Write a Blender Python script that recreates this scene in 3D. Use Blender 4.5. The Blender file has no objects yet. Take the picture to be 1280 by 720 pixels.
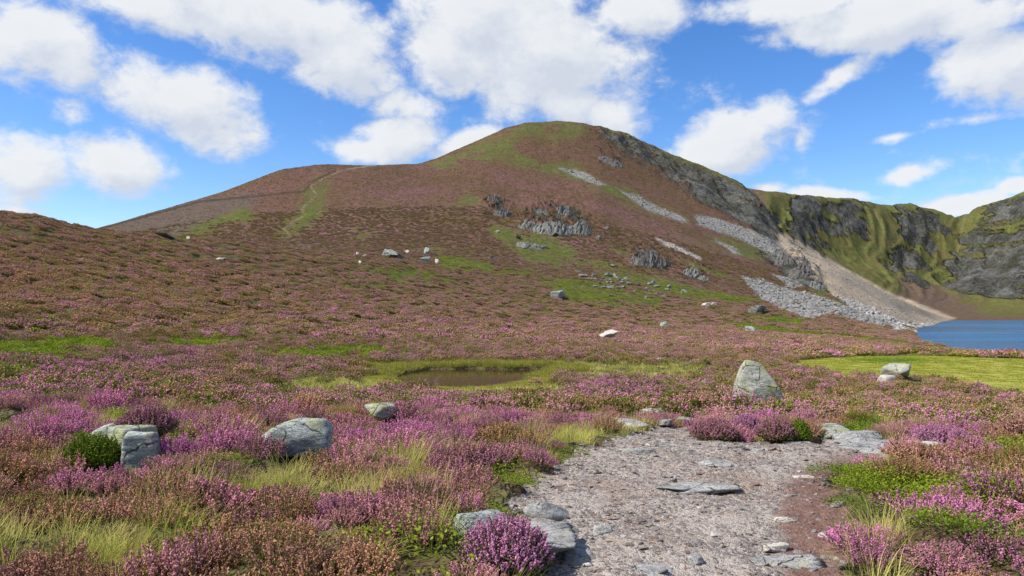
import bpy, bmesh, math
import numpy as np
from mathutils import Vector, Matrix
R_ = math.radians
rng = np.random.default_rng(7)
scene = bpy.context.scene
COL = scene.collection
F = 914.0; PITCH = math.atan(32/914.0); EYE = 6.0      # loch surface is z = 0, the eye 6 m above it
CP, SP = math.cos(PITCH), math.sin(PITCH)
WATER_FAR = 0.0

# ------------------------------------------------------------------ noise
def _hash(ix, iy, seed):
    h = (ix.astype(np.int64)*374761393 + iy.astype(np.int64)*668265263 + seed*1442695041) & 0xffffffff
    h = ((h ^ (h >> 13))*1274126177) & 0xffffffff
    h = (h ^ (h >> 16)) & 0xffffffff
    return h
_TA = np.arange(1024)*(2*math.pi/1024); _TC = np.cos(_TA); _TS = np.sin(_TA)
def _gn(x, y, seed):
    x0 = np.floor(x); y0 = np.floor(y); fx = x-x0; fy = y-y0
    u = fx*fx*fx*(fx*(fx*6-15)+10); v = fy*fy*fy*(fy*(fy*6-15)+10)
    ix = x0.astype(np.int64)*374761393+seed*1442695041; iy = y0.astype(np.int64)*668265263
    def g(hx, hy, dx, dy):
        h = (hx+hy) & 0xffffffff
        h = ((h ^ (h >> 13))*1274126177) & 0xffffffff
        h = (h ^ (h >> 16)) & 1023
        return _TC[h]*dx+_TS[h]*dy
    ix1 = ix+374761393; iy1 = iy+668265263
    a = g(ix, iy, fx, fy); b = g(ix1, iy, fx-1, fy); c = g(ix, iy1, fx, fy-1); d = g(ix1, iy1, fx-1, fy-1)
    a = a+(b-a)*u; return (a+((c+(d-c)*u)-a)*v)*1.5
def gnoise(x, y, seed=0):
    x = np.asarray(x, float); y = np.asarray(y, float); n = x.size
    if n <= 20000: return _gn(x, y, seed)
    out = np.empty(n); xf = x.ravel(); yf = np.broadcast_to(y, x.shape).ravel()
    for i in range(0, n, 16384): out[i:i+16384] = _gn(xf[i:i+16384], yf[i:i+16384], seed)
    return out.reshape(x.shape)
def fbm(x, y, octs=4, seed=0, gain=.5):
    s = 0; a = 1; t = 0
    for i in range(octs):
        s = s + a*gnoise(x*2**i+13.7*i, y*2**i-7.1*i, seed+i*17); t += a; a *= gain
    return s/t
def ridged(x, y, octs=4, seed=0):
    s = 0; a = 1; t = 0
    for i in range(octs):
        s = s + a*(1-2*np.abs(gnoise(x*2**i+3.3*i, y*2**i+9.1*i, seed+i*29))); t += a; a *= .5
    return s/t
def sstep(a, b, x):
    t = np.clip((x-a)/(b-a), 0, 1); return t*t*(3-2*t)

# ------------------------------------------------------------------ camera maths
def project(x, y, z):
    zz = z-EYE
    f = y*CP+zz*SP; u = -y*SP+zz*CP
    f = np.where(f < .05, .05, f)
    return 640+F*x/f, 360-F*u/f
def ray(px, py):
    a = (px-640)/F; b = (360-py)/F
    return a, CP-b*SP, SP+b*CP

# ------------------------------------------------------------------ the land: ridge and valley lines, each a curve of (bearing, distance, height)
# knot: (px, Y, py) or (px, Y, None, z)
def zk(px, Y, py):
    a, b, c = ray(px, py); return EYE + c*Y/b
LAYERS = [
 [(-120,4.5,None,4.45),(640,4.5,None,4.4),(1400,4.5,None,4.4)],
 [(-120,9,None,4.5),(300,9,None,4.35),(640,9,None,4.3),(1000,9,None,4.3),(1400,9,None,4.25)],
 [(-120,15,None,4.4),(300,15,None,3.9),(640,15,None,3.75),(1000,15,None,3.72),(1400,15,None,3.4)],
 [(-120,24,None,4.4),(120,24,None,3.75),(300,24,None,3.4),(450,24,None,3.2),(700,24,None,3.18),(900,24,None,3.15),(1050,24,None,2.72),(1400,24,None,2.45)],
 [(-120,33,None,4.5),(120,33,None,3.75),(300,33,None,3.4),(450,33,None,3.15),(600,33,None,3.1),(750,33,None,3.1),(900,33,None,2.9),(1050,33,None,2.3),(1400,33,None,2.2)],
 [(-120,50,400),(0,50,422),(120,50,430),(300,50,435),(450,48,None,3.4),(600,48,None,3.35),(750,48,None,3.3),(900,56,None,2.7),(1000,62,None,2.45),(1400,62,None,2.35)],
 [(-120,66,365),(0,66,383),(120,68,390),(300,74,402),(450,72,416),(600,72,424),(750,78,427),(850,82,430),(930,86,430),(975,88,431),(1050,90,433),(1120,90,None,1.5),(1150,92,None,1.0),(1200,82,None,.75),(1280,78,None,.7),(1420,72,None,.7)],
 [(-120,85,335),(0,85,345),(120,90,352),(300,100,371),(450,100,392),(600,100,407),(750,110,411),(850,110,415),(930,115,418),(975,118,420),(1050,120,423),(1120,125,428),(1150,150,None,.15),(1200,122,None,.0),(1240,110,None,.0),(1280,106,None,.0),(1420,85,None,.0)],
 [(-120,115,250),(0,125,269),(50,130,273),(85,135,284),(120,140,291),(220,155,299),(300,165,305),(450,180,326),(600,180,356),(750,190,369),(850,200,379),(930,210,384),(975,200,390),(1050,190,397),(1100,215,403),(1120,235,407),(1140,262,None,.4),(1160,235,None,-2),(1420,200,None,-3)],
 [(-120,200,290),(0,200,287),(120,220,301),(300,240,310),(450,240,315),(600,260,323),(750,280,334),(850,300,341),(930,320,350),(975,300,366),(1050,280,380),(1120,320,396),(1150,360,None,.6),(1172,380,None,-.4),(1185,400,None,-2),(1420,400,None,-3)],
 [(-120,350,360),(0,350,330),(120,380,298),(300,410,262),(450,430,252),(600,480,238),(750,520,238),(850,520,268),(930,500,300),(975,460,328),(1050,400,360),(1120,420,386),(1150,500,395),(1175,560,None,.3),(1190,560,None,-1.5),(1420,560,None,-3)],
 [(-120,480,345),(0,480,318),(60,490,303),(120,500,286),(200,510,263),(280,530,239),(350,550,213),(400,560,206),(460,570,206.5),(520,610,206),(545,640,198),(595,690,177),(632,730,162),(660,745,155),(696,760,151.5),(728,780,154.5),(758,795,162),(780,800,168),(830,800,190),(880,790,210),(930,770,233),(950,735,256),(975,660,292),(1000,600,306),(1050,520,336),(1110,500,368),(1150,560,385),(1180,650,397.5),(1200,665,None,-1),(1420,650,None,-2)],
 [(-120,620,360),(0,620,330),(120,640,300),(300,660,250),(400,700,222),(520,740,220),(600,800,190),(690,880,166),(780,920,180),(830,920,200),(880,900,222),(930,850,244),(960,790,285),(975,760,302),(1050,620,362),(1110,620,385),(1150,670,395),(1180,690,None,.6),(1280,690,None,.25),(1420,670,None,.3)],
 [(-120,800,365),(300,850,270),(400,850,240),(600,900,205),(690,1000,178),(780,1000,190),(880,980,228),(930,900,250),(960,840,280),(975,830,300),(1050,760,376),(1120,760,388),(1180,770,392),(1280,745,394),(1420,720,390)],
 [(-120,900,365),(300,950,280),(600,1000,215),(780,1100,200),(880,1050,232),(930,930,246),(960,885,268),(975,880,284),(1050,905,325),(1120,930,340),(1180,950,348),(1230,920,345),(1280,850,345),(1420,800,320)],
 [(-120,1200,365),(300,1200,300),(600,1200,225),(780,1200,200),(880,1100,225),(930,980,236),(960,970,241),(1000,990,244),(1050,1030,247),(1090,1060,255),(1140,1080,257),(1180,1100,264),(1203,1120,269),(1220,1080,262),(1250,1040,251),(1280,1000,242),(1420,900,200)],
 [(-120,1700,None,60),(600,1700,None,120),(930,1500,None,100),(1150,1600,None,110),(1420,1500,None,130)],
]
def az_of(px): return math.atan2((px-640)/F, CP)
A_LO, A_HI = az_of(-120), az_of(1400)
def build_base():
    azs = np.concatenate([np.linspace(-math.pi, -R_(60), 30)[:-1], np.linspace(-R_(60), R_(60), 1201), np.linspace(R_(60), math.pi, 30)[1:]])
    n = len(LAYERS)
    RR = np.zeros((len(azs), n+2)); ZZ = np.zeros_like(RR)
    behind_z = [4.4,4.4,4.3,4.2,4.1,4,4,4,5,8,20,35,40,45,50,60,60]
    for k, L in enumerate(LAYERS):
        a = []; r = []; z = []
        for kn in L:
            az = az_of(kn[0]); Y = kn[1]
            zz = kn[3] if len(kn) == 4 else zk(kn[0], Y, kn[2])
            a.append(az); r.append(Y/math.cos(az)); z.append(zz)
        rm = r[0]*.5+r[-1]*.5
        a = [-math.pi, -R_(100)]+a+[R_(100), math.pi]
        r = [rm, rm]+r+[rm, rm]; z = [behind_z[k]]*2+z+[behind_z[k]]*2
        RR[:, k+1] = np.interp(azs, a, r); ZZ[:, k+1] = np.interp(azs, a, z)
    RR[:, 0] = .0; ZZ[:, 0] = 4.4
    RR[:, -1] = 6000; ZZ[:, -1] = 60
    # soften the kinks along each line (not the skylines' own shape: about half a degree)
    k = np.array([1, 2, 3, 4, 3, 2, 1.]); k /= k.sum()
    for arr in (RR, ZZ):
        for j in range(1, n+1):
            p = np.pad(arr[:, j], 3, mode='edge'); arr[:, j] = np.convolve(p, k, 'valid')
    rs = np.concatenate([[0.0], np.geomspace(1.0, 6000, 900)])
    Zb = np.zeros((len(azs), len(rs)))
    for i in range(len(azs)):
        x = RR[i]; y = ZZ[i]
        for j in range(1, len(x)):
            if x[j] <= x[j-1]: x[j] = x[j-1]+.5
        h = np.diff(x); d = np.diff(y)/h
        m = np.zeros(len(x)); m[0] = d[0]; m[-1] = d[-1]
        same = d[:-1]*d[1:] > 0
        w1 = 2*h[1:]+h[:-1]; w2 = h[1:]+2*h[:-1]
        with np.errstate(all='ignore'):
            hm = (w1+w2)/(w1/d[:-1]+w2/d[1:])
        m[1:-1] = np.where(same, hm, 0)
        idx = np.clip(np.searchsorted(x, rs, side='right')-1, 0, len(x)-2)
        t = (rs-x[idx])/h[idx]; t2 = t*t; t3 = t2*t
        Zb[i] = (2*t3-3*t2+1)*y[idx]+(t3-2*t2+t)*h[idx]*m[idx]+(-2*t3+3*t2)*y[idx+1]+(t3-t2)*h[idx]*m[idx+1]
    return azs, rs, Zb
AZS, RS, ZB = build_base()
LRS = np.log(np.maximum(RS, 1e-3)); LRS[0] = -1.0
def base_h(x, y):
    az = np.arctan2(x, y); r = np.maximum(np.hypot(x, y), .37)
    fi = np.interp(az, AZS, np.arange(len(AZS))); fj = np.interp(np.log(r), LRS, np.arange(len(RS)))
    i = np.clip(fi.astype(int), 0, len(AZS)-2); j = np.clip(fj.astype(int), 0, len(RS)-2)
    a = fi-i; b = fj-j
    return (ZB[i, j]*(1-a)+ZB[i+1, j]*a)*(1-b)+(ZB[i, j+1]*(1-a)+ZB[i+1, j+1]*a)*b

# ------------------------------------------------------------------ outlines of patches on the land
def poly_sd(px, py, poly):
    """signed distance, positive inside"""
    P = np.array(poly, float); Q = np.roll(P, -1, 0)
    d = np.full(px.shape, 1e9); inside = np.zeros(px.shape, bool)
    for (ax, ay), (bx, by) in zip(P, Q):
        ex, ey = bx-ax, by-ay; L = ex*ex+ey*ey+1e-9
        t = np.clip(((px-ax)*ex+(py-ay)*ey)/L, 0, 1)
        d = np.minimum(d, np.hypot(px-ax-t*ex, py-ay-t*ey))
        c = ((ay > py) != (by > py)) & (px < (bx-ax)*(py-ay)/(by-ay+1e-12)+ax)
        inside ^= c
    return np.where(inside, d, -d)
def line_d(px, py, pts):
    d = np.full(px.shape, 1e9)
    for (ax, ay), (bx, by) in zip(pts[:-1], pts[1:]):
        ex, ey = bx-ax, by-ay; L = ex*ex+ey*ey+1e-9
        t = np.clip(((px-ax)*ex+(py-ay)*ey)/L, 0, 1)
        d = np.minimum(d, np.hypot(px-ax-t*ex, py-ay-t*ey))
    return d
TARN_Z = 3.02
def near_z(px, py, z0=4.3):
    """hit of a sight line with the smooth land"""
    a, b, c = ray(px, py)
    ts = np.geomspace(2, 2500, 900); lo = 0
    for _ in range(2):
        x, y, z = a*ts, b*ts, EYE+c*ts
        h = full_h(x, y)
        k = np.nonzero(z < h)[0]
        if len(k) == 0: return None
        k = k[0]
        ts = np.linspace(ts[max(k-1, 0)], ts[k], 12)
    return x[k], y[k], h[k]

PATH_PX = [(672,900),(676,720),(646,668),(634,640),(650,606),(676,586),(708,566),(754,550),(792,535),(815,516),(850,515),(872,528),(905,546),(950,548),(1000,551),(1040,541),(1085,546),(1140,556),(1118,568),(1066,578),(1044,594),(1046,620),(1052,650),(1064,690),(1090,722),(1200,900)]
_a = [ray(*p) for p in PATH_PX]
def _flat(p):
    a, b, c = ray(*p); t = 1.2
    for _ in range(40):
        t = (4.33 if b*t < 9 else 4.33-.043*(b*t-9))-EYE; t = t/c
        t = max(t, .5)
    return a*t, b*t
PATH_W = [_flat(p) for p in PATH_PX]
BOG_PX = [(986,458),(1004,450),(1060,446),(1150,444),(1236,447),(1300,449),(1500,452),(1560,540),(1285,494),(1236,488),(1190,478),(1150,470),(1060,469),(1000,466)]
def plane_hit(p, z):
    a, b, c = ray(*p); t = (z-EYE)/c; return a*t, b*t
BOG_Z = 2.42
BOG_W = [plane_hit(p, BOG_Z) for p in BOG_PX]
TARN_W = [plane_hit(p, TARN_Z) for p in [(496,474),(503,467),(530,462),(580,461),(640,462),(684,461),(692,465),(664,470),(650,478),(622,483),(575,486),(530,485),(508,481)]]

def m_path(x, y):
    w = fbm(x*1.6, y*1.6, 3, 5)*.28
    return sstep(-.05, .12, poly_sd(x+w, y-w, PATH_W))
def m_bog(x, y):
    w = fbm(x*.25, y*.25, 3, 8)*2.2
    return sstep(-.8, .8, poly_sd(x+w*.6, y+w, BOG_W))
def sd_tarn(x, y):
    w = fbm(x*.5, y*.5, 3, 9)*1.0
    return poly_sd(x+w*.4, y+w*.5, TARN_W)

def full_h(x, y):
    x = np.atleast_1d(np.asarray(x, float)); y = np.atleast_1d(np.asarray(y, float))
    r = np.hypot(x, y)
    h = base_h(x, y)
    # hummocks
    near = 1-sstep(30, 90, r)
    mid = sstep(20, 60, r)*(1-sstep(260, 420, r))
    far = sstep(150, 400, r)
    land = sstep(.2, 1.6, h)
    shp = h.shape; hum = np.zeros(shp)
    def where(w, fn):
        k = w > 0
        o = np.zeros(shp)
        if k.any(): o[k] = w[k]*fn(x[k], y[k])
        return o
    hum = hum+where(near*sstep(2.0, 5.0, r), lambda x, y: .17*fbm(x*.45, y*.45, 3, 1)+.17*fbm(x*1.3, y*1.3, 2, 2))
    hum = hum+where(mid*sstep(2.6, 5, h), lambda x, y: .55*fbm(x*.12, y*.12, 4, 3)+.42*ridged(x*.27, y*.27, 2, 33))
    hum = hum+where(far, lambda x, y: 1.6*fbm(x*.018, y*.018, 5, 4)+.5*fbm(x*.12, y*.12, 3, 41))
    # gullies and buttresses of the corrie wall
    wall = sstep(700, 800, y)*sstep(940, 985, 640+F*x/np.maximum(y, 1))*sstep(8, 40, h)
    hum = hum+where(wall*(1-.6*sstep(130, 165, h)), lambda x, y: 10*(ridged(x/np.maximum(y, 1)*22+fbm(x*.01, y*.01, 2, 51)*1.0, y*.0035, 3, 52)-.3)+5*ridged(x*.03, y*.03, 4, 53))
    # cliff ground on the near hill's shoulder
    px, py = project(x, y, h)
    sh = sstep(-12, 12, poly_sd(px, py, SHOULDER))*sstep(300, 400, r)
    hum = hum+where(sh, lambda x, y: 7*(ridged(x*.04, y*.02, 5, 61)-.2))
    kn = sstep(-4, 8, poly_sd(px, py, KNOLL))*sstep(200, 260, r)
    hum = hum+where(kn, lambda x, y: 5*ridged(x*.05, y*.05, 4, 62)+1)
    for cx, cy, rad, hh in OUTC_MOUNDS:
        wm = np.exp(-((px-cx)**2+((py-cy)*1.6)**2)/rad**2)*sstep(120, 160, r)
        hum = hum+where(wm*(wm > .01), lambda x, y: hh*ridged(x*.12, y*.12, 3, 63))
    h = h+hum*land
    mp = np.zeros(shp); k = (r < 26); mp[k] = m_path(x[k], y[k]) if k.any() else 0
    h = h*(1-mp)+mp*(base_h(x, y)-.05+.03*fbm(x*.8, y*.8, 3, 12))
    mb = np.zeros(shp); k = (r > 20) & (r < 160); mb[k] = m_bog(x[k], y[k]) if k.any() else 0
    h = h*(1-mb)+mb*BOG_Z
    st = np.full(shp, -9.); k = (r > 15) & (r < 60); st[k] = sd_tarn(x[k], y[k]) if k.any() else -9
    rim = sstep(-3.0, -.1, st)
    h = h*(1-rim)+rim*(TARN_Z+.06+.10*sstep(33, 37, y)+.05*fbm(x*.9, y*.9, 3, 15))
    h = h-sstep(-.12, .5, st)*.55
    return h
SHOULDER = [(748,160),(790,170),(830,192),(880,212),(930,234),(958,250),(976,290),(966,302),(940,284),(905,266),(880,253),(850,233),(815,210),(780,188),(752,171)]
KNOLL = [(950,315),(990,312),(1022,335),(1032,362),(1010,360),(985,346)]
OUTC_MOUNDS = [(692,272,45,4),(616,256,22,2.5),(812,320,34,3.5),(870,338,20,2)]

# ------------------------------------------------------------------ mesh helpers
def mesh_np(name, verts, faces, mats=(), mat_idx=None, smooth=True):
    verts = np.asarray(verts, np.float32); faces = np.asarray(faces, np.int32)
    me = bpy.data.meshes.new(name)
    nf, k = faces.shape
    me.vertices.add(len(verts)); me.loops.add(nf*k); me.polygons.add(nf)
    me.vertices.foreach_set('co', verts.ravel())
    me.loops.foreach_set('vertex_index', faces.ravel())
    me.polygons.foreach_set('loop_start', np.arange(0, nf*k, k, dtype=np.int32))
    me.polygons.foreach_set('use_smooth', np.full(nf, smooth, bool))
    for m in mats: me.materials.append(m)
    if mat_idx is not None: me.polygons.foreach_set('material_index', np.asarray(mat_idx, np.int32))
    me.update(calc_edges=True)
    return me
def attr_col(me, name, arr):
    a = me.attributes.new(name, 'FLOAT_COLOR', 'POINT')
    a.data.foreach_set('color', np.asarray(arr, np.float32).ravel())
def attr_f(me, name, arr):
    a = me.attributes.new(name, 'FLOAT', 'POINT'); a.data.foreach_set('value', np.asarray(arr, np.float32).ravel())
def link(name, me, loc=(0, 0, 0), rot=(0, 0, 0), parent=None, **props):
    o = bpy.data.objects.new(name, me); COL.objects.link(o)
    o.location = loc; o.rotation_euler = rot
    if parent: o.parent = parent
    for k, v in props.items(): o[k] = v
    return o

# ------------------------------------------------------------------ node helpers
class NT:
    def __init__(s, tree): s.t = tree; s.t.nodes.clear()
    def n(s, typ, **kw):
        nd = s.t.nodes.new(typ)
        for k, v in kw.items():
            if k.startswith('i_'):
                key = k[2:]
                key = int(key) if key.isdigit() else key.replace('_', ' ')
                s.set(nd.inputs[key], v)
            else: setattr(nd, k, v)
        return nd
    def set(s, sock, v):
        if isinstance(v, bpy.types.NodeSocket): s.t.links.new(v, sock)
        elif isinstance(v, bpy.types.Node): s.t.links.new(v.outputs[0], sock)
        else:
            if hasattr(sock.default_value, '__len__') and not hasattr(v, '__len__'): v = [v]*len(sock.default_value)
            if hasattr(v, '__len__') and hasattr(sock.default_value, '__len__') and len(sock.default_value) == 4 and len(v) == 3: v = tuple(v)+(1,)
            sock.default_value = v
    def math(s, op, a, b=None, c=None, clamp=False):
        nd = s.t.nodes.new('ShaderNodeMath'); nd.operation = op; nd.use_clamp = clamp
        s.set(nd.inputs[0], a)
        if b is not None: s.set(nd.inputs[1], b)
        if c is not None: s.set(nd.inputs[2], c)
        return nd.outputs[0]
    def noise(s, vec, scale, detail=4, rough=.55, dist=0):
        nd = s.t.nodes.new('ShaderNodeTexNoise')
        s.set(nd.inputs['Vector'], vec); nd.inputs['Scale'].default_value = scale
        nd.inputs['Detail'].default_value = detail; nd.inputs['Roughness'].default_value = rough; nd.inputs['Distortion'].default_value = dist
        return nd.outputs[0]
    def ramp(s, v, lo, hi, a=0., b=1., smooth=False):
        nd = s.t.nodes.new('ShaderNodeMapRange')
        if smooth: nd.interpolation_type = 'SMOOTHSTEP'
        s.set(nd.inputs[0], v)
        for i, q in zip((1, 2, 3, 4), (lo, hi, a, b)): s.set(nd.inputs[i], q)
        return nd.outputs[0]
    def mix(s, f, a, b, mode='MIX'):
        nd = s.t.nodes.new('ShaderNodeMix'); nd.data_type = 'RGBA'; nd.blend_type = mode
        s.set(nd.inputs[0], f); s.set(nd.inputs[6], a); s.set(nd.inputs[7], b)
        return nd.outputs[2]
    def sep(s, c):
        nd = s.t.nodes.new('ShaderNodeSeparateColor'); s.set(nd.inputs[0], c); return nd.outputs
    def map(s, vec, scale=(1, 1, 1), loc=(0, 0, 0), rot=(0, 0, 0)):
        nd = s.t.nodes.new('ShaderNodeMapping'); s.set(nd.inputs[0], vec)
        nd.inputs['Scale'].default_value = scale; nd.inputs['Location'].default_value = loc; nd.inputs['Rotation'].default_value = rot
        return nd.outputs[0]
    def bump(s, h, strength, dist, normal=None):
        nd = s.t.nodes.new('ShaderNodeBump'); s.set(nd.inputs['Height'], h)
        nd.inputs['Strength'].default_value = strength; nd.inputs['Distance'].default_value = dist
        if normal is not None: s.set(nd.inputs['Normal'], normal)
        return nd.outputs[0]
    def principled(s, col, rough=.9, normal=None, spec=.3, **kw):
        nd = s.t.nodes.new('ShaderNodeBsdfPrincipled')
        s.set(nd.inputs['Base Color'], col); s.set(nd.inputs['Roughness'], rough); nd.inputs['Specular IOR Level'].default_value = spec
        if normal is not None: s.set(nd.inputs['Normal'], normal)
        for k, v in kw.items(): s.set(nd.inputs[k.replace('_', ' ')], v)
        o = s.t.nodes.new('ShaderNodeOutputMaterial'); s.t.links.new(nd.outputs[0], o.inputs[0])
        return nd
def mat(name):
    m = bpy.data.materials.new(name); m.use_nodes = True; return m, NT(m.node_tree)

# ------------------------------------------------------------------ patch masks, worked out on the land
GREY = [
 [(868,268),(905,276),(945,291),(975,303),(988,326),(965,319),(930,301),(895,289),(872,279)],
 [(926,345),(950,349),(985,361),(1020,369),(1062,385),(1100,399),(1124,409),(1080,404),(1040,394),(1010,398),(985,389),(955,376),(938,362)],
 [(696,207),(730,216),(758,229),(750,232),(720,221)],
 [(773,237),(800,247),(835,263),(862,277),(852,280),(820,267),(785,247)],
 [(962,343),(990,346),(1004,357),(985,361)],
 [(895,300),(915,308),(930,318),(915,315)],
 [(1046,372),(1092,388),(1128,402),(1112,404),(1064,388)]]
PALE_STRIP = [[(818,296),(845,305),(878,322),(872,326),(845,313),(822,301)]]
TAN = [[(964,288),(1000,302),(1050,331),(1110,364),(1195,398),(1160,408),(1128,402),(1092,388),(1046,372),(1016,348),(990,322),(974,306)]]
SHORE = [[(1040,366),(1060,372),(1100,390),(1146,408),(1150,416),(1118,414),(1112,404),(1070,388)],[(1140,402),(1172,406),(1160,412),(1135,410)],[(1150,424),(1200,436),(1240,443),(1300,441),(1400,440),(1400,445),(1240,447),(1180,440)]]
ROCKW = [SHOULDER, KNOLL,
 [(955,252),(970,250),(972,292),(964,290)],
 [(992,250),(1040,247),(1078,258),(1084,292),(1062,300),(1044,296),(1030,318),(1005,318),(992,304),(984,290),(990,270)],
 [(1118,262),(1150,258),(1176,264),(1184,288),(1162,298),(1158,318),(1160,340),(1120,342),(1104,322),(1116,300)],
 [(1202,288),(1240,254),(1280,247),(1400,200),(1400,350),(1290,360),(1256,372),(1190,352),(1180,334),(1196,312)],
 [(1195,338),(1250,340),(1262,372),(1200,362)]]
ROCKOUT = [[(650,262),(690,254),(735,268),(740,292),(700,294),(655,288)],[(604,240),(632,248),(632,270),(612,264)],[(784,306),(826,308),(846,330),(802,336)],[(850,332),(892,338),(880,352),(856,346)],[(744,188),(782,196),(772,206),(752,204)]]
GREEN = [
 [(536,206),(600,178),(660,154),(700,150),(740,156),(722,172),(684,180),(660,176),(640,186),(660,194),(690,206),(660,210),(620,202),(575,206),(548,214)],
 [(660,196),(720,204),(790,240),(862,272),(866,284),(800,262),(730,232),(676,216)],
 [(740,152),(790,162),(850,190),(935,228),(940,240),(880,222),(826,200),(780,184)],
 [(595,270),(640,288),(700,298),(722,318),(700,334),(660,326),(628,304)],
 [(676,348),(760,352),(830,372),(820,384),(720,380)],
 [(700,318),(760,330),(850,352),(900,372),(860,372),(760,350)],
 [(552,318),(624,328),(612,344),(545,334)],
 [(440,330),(520,338),(560,352),(500,350)],
 [(208,298),(262,272),(312,254),(320,272),(286,287),(240,299)],
 [(384,222),(412,218),(410,262),(384,286),(352,300),(340,296),(372,268)],
 [(880,290),(930,300),(962,318),(970,332),(930,322),(896,304)],
 [(940,352),(1000,372),(1040,392),(1010,386),(960,372)],[(975,338),(1040,362),(1030,372),(985,350)],
 [(930,395),(1010,396),(1000,408),(960,404)],
 [(590,240),(600,255),(580,256)],[(440,286),(470,290),(450,300)],
]
GREENC = [(1090,255),(1120,262),(1116,300)]
BURN = [[(118,290),(130,282),(200,260),(250,246),(330,240),(312,256),(262,274),(215,297)],[(260,306),(420,306),(440,318),(300,312)]]
TRACK = [(470,207),(432,212),(408,220),(388,232),(396,244),(376,262),(382,268),(356,284),(362,296),(352,303)]
DARKL = [(122,287),(190,268),(250,252),(330,244),(380,240),(392,226),(420,214)]
BROOK = [[(1208,268),(1202,290),(1196,320),(1186,345)],[(1092,262),(1106,290),(1112,310)]]

def masks(x, y, z):
    r = np.hypot(x, y)
    px, py = project(x, y, z)
    wsc = np.maximum(r, 60)
    # the outlines are ragged at a few metres on the land
    w1 = fbm(x*14/wsc*1.0, y*14/wsc, 2, 71)
    wx = fbm(x*.05, y*.05, 4, 72)*14; wy = fbm(x*.05, y*.05, 4, 73)*9
    qx, qy = px+wx, py+wy
    far = sstep(100, 140, r)
    def P(polys, soft, qx=qx, qy=qy):
        m = np.zeros(x.shape)
        for p in polys:
            P_ = np.array(p); lo = P_.min(0)-30; hi = P_.max(0)+30
            k = (qx > lo[0]) & (qx < hi[0]) & (qy > lo[1]) & (qy < hi[1])
            if k.any(): m[k] = np.maximum(m[k], sstep(-soft, soft, poly_sd(qx[k], qy[k], p)))
        return m
    sx, sy = px+wx*.45, py+wy*.4
    brk = fbm(x*.09, y*.05, 4, 74)
    grey = P(GREY, 1.6, sx, sy)*far
    pale = P(PALE_STRIP, 1.2, sx, sy)*far
    tan = P(TAN, 2, px+wx*.2, py+wy*.2)*far
    shore = P(SHORE, 1.2, px+wx*.3, py+wy*.2)*sstep(90, 110, r)*sstep(-.1, .3, brk+.35)
    wallz = sstep(700, 760, y)*sstep(930, 980, px)
    rock = P(ROCKW, 6)*far*sstep(-.40, -.05, brk+.15)
    rock = np.maximum(rock, P(ROCKOUT, 5)*far*sstep(-.1, .15, brk))
    bw = fbm(x*.022+z*.01, z*.035, 5, 174)
    rockw = wallz*sstep(-.12, .1, P(ROCKW, 16)-.66+bw*1.7)
    rock = np.maximum(rock*(1-wallz), rockw)
    green = P(GREEN, 7)*far*sstep(-.38, .16, fbm(x*.04, y*.04, 4, 75)+.1)
    green = np.maximum(green, 1.6*wallz*(.7+.3*sstep(-.35, .25, fbm(x*.012, z*.02, 4, 76)+.1)))
    # scattered green flushes on the lower hill
    fl = sstep(.18, .34, fbm(x*.035, y*.02, 4, 77))*sstep(100, 150, r)*(1-sstep(350, 520, r))*.9*sstep(380, 560, px)
    green = np.maximum(green, fl)
    burn = P(BURN, 5)*far
    purpl = P([[(1120,345),(1160,352),(1240,396),(1170,397),(1135,385)]], 7)*wallz
    green = green*(1-purpl*.9)
    burn = np.maximum(burn, purpl*.75)
    track = (1-sstep(.5, 1.6, line_d(px+wx*.2, py+wy*.2, TRACK)))*far*sstep(300, 340, r)
    darkl = (1-sstep(.5, 1.8, line_d(px+wx*.1, py+wy*.1, DARKL)))*far*sstep(300, 340, r)*.8
    for b in BROOK: track = np.maximum(track, (1-sstep(.4, 1.6, line_d(px, py, b)))*wallz*.55)
    soil = 1-sstep(110, 330, r)
    bog = m_bog(x, y)*((r > 20) & (r < 160))
    st = np.where((r > 15) & (r < 60), sd_tarn(x, y), -9)
    sedge = sstep(-2.6, -1.2, st-1.8*fbm(x*.6, y*.6, 3, 310))*(st > -8)
    bloom = np.clip(.5+1.1*fbm(x*.02, y*.02, 4, 78)+purpl*.2, 0, 1)
    # the left shoulder and the lower slopes bloom more than the summit, whose colour also takes in cloud shade
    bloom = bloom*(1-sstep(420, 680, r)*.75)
    return dict(rock=rock, grey=grey, tan=tan, green=green, burn=burn, track=track, soil=soil, bog=np.maximum(bog, sedge*(1-sstep(-.55, -.25, st))), bloom=bloom, darkl=darkl, shore=np.maximum(shore, pale), px=px, py=py, st=st, purpl=purpl)

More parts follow.
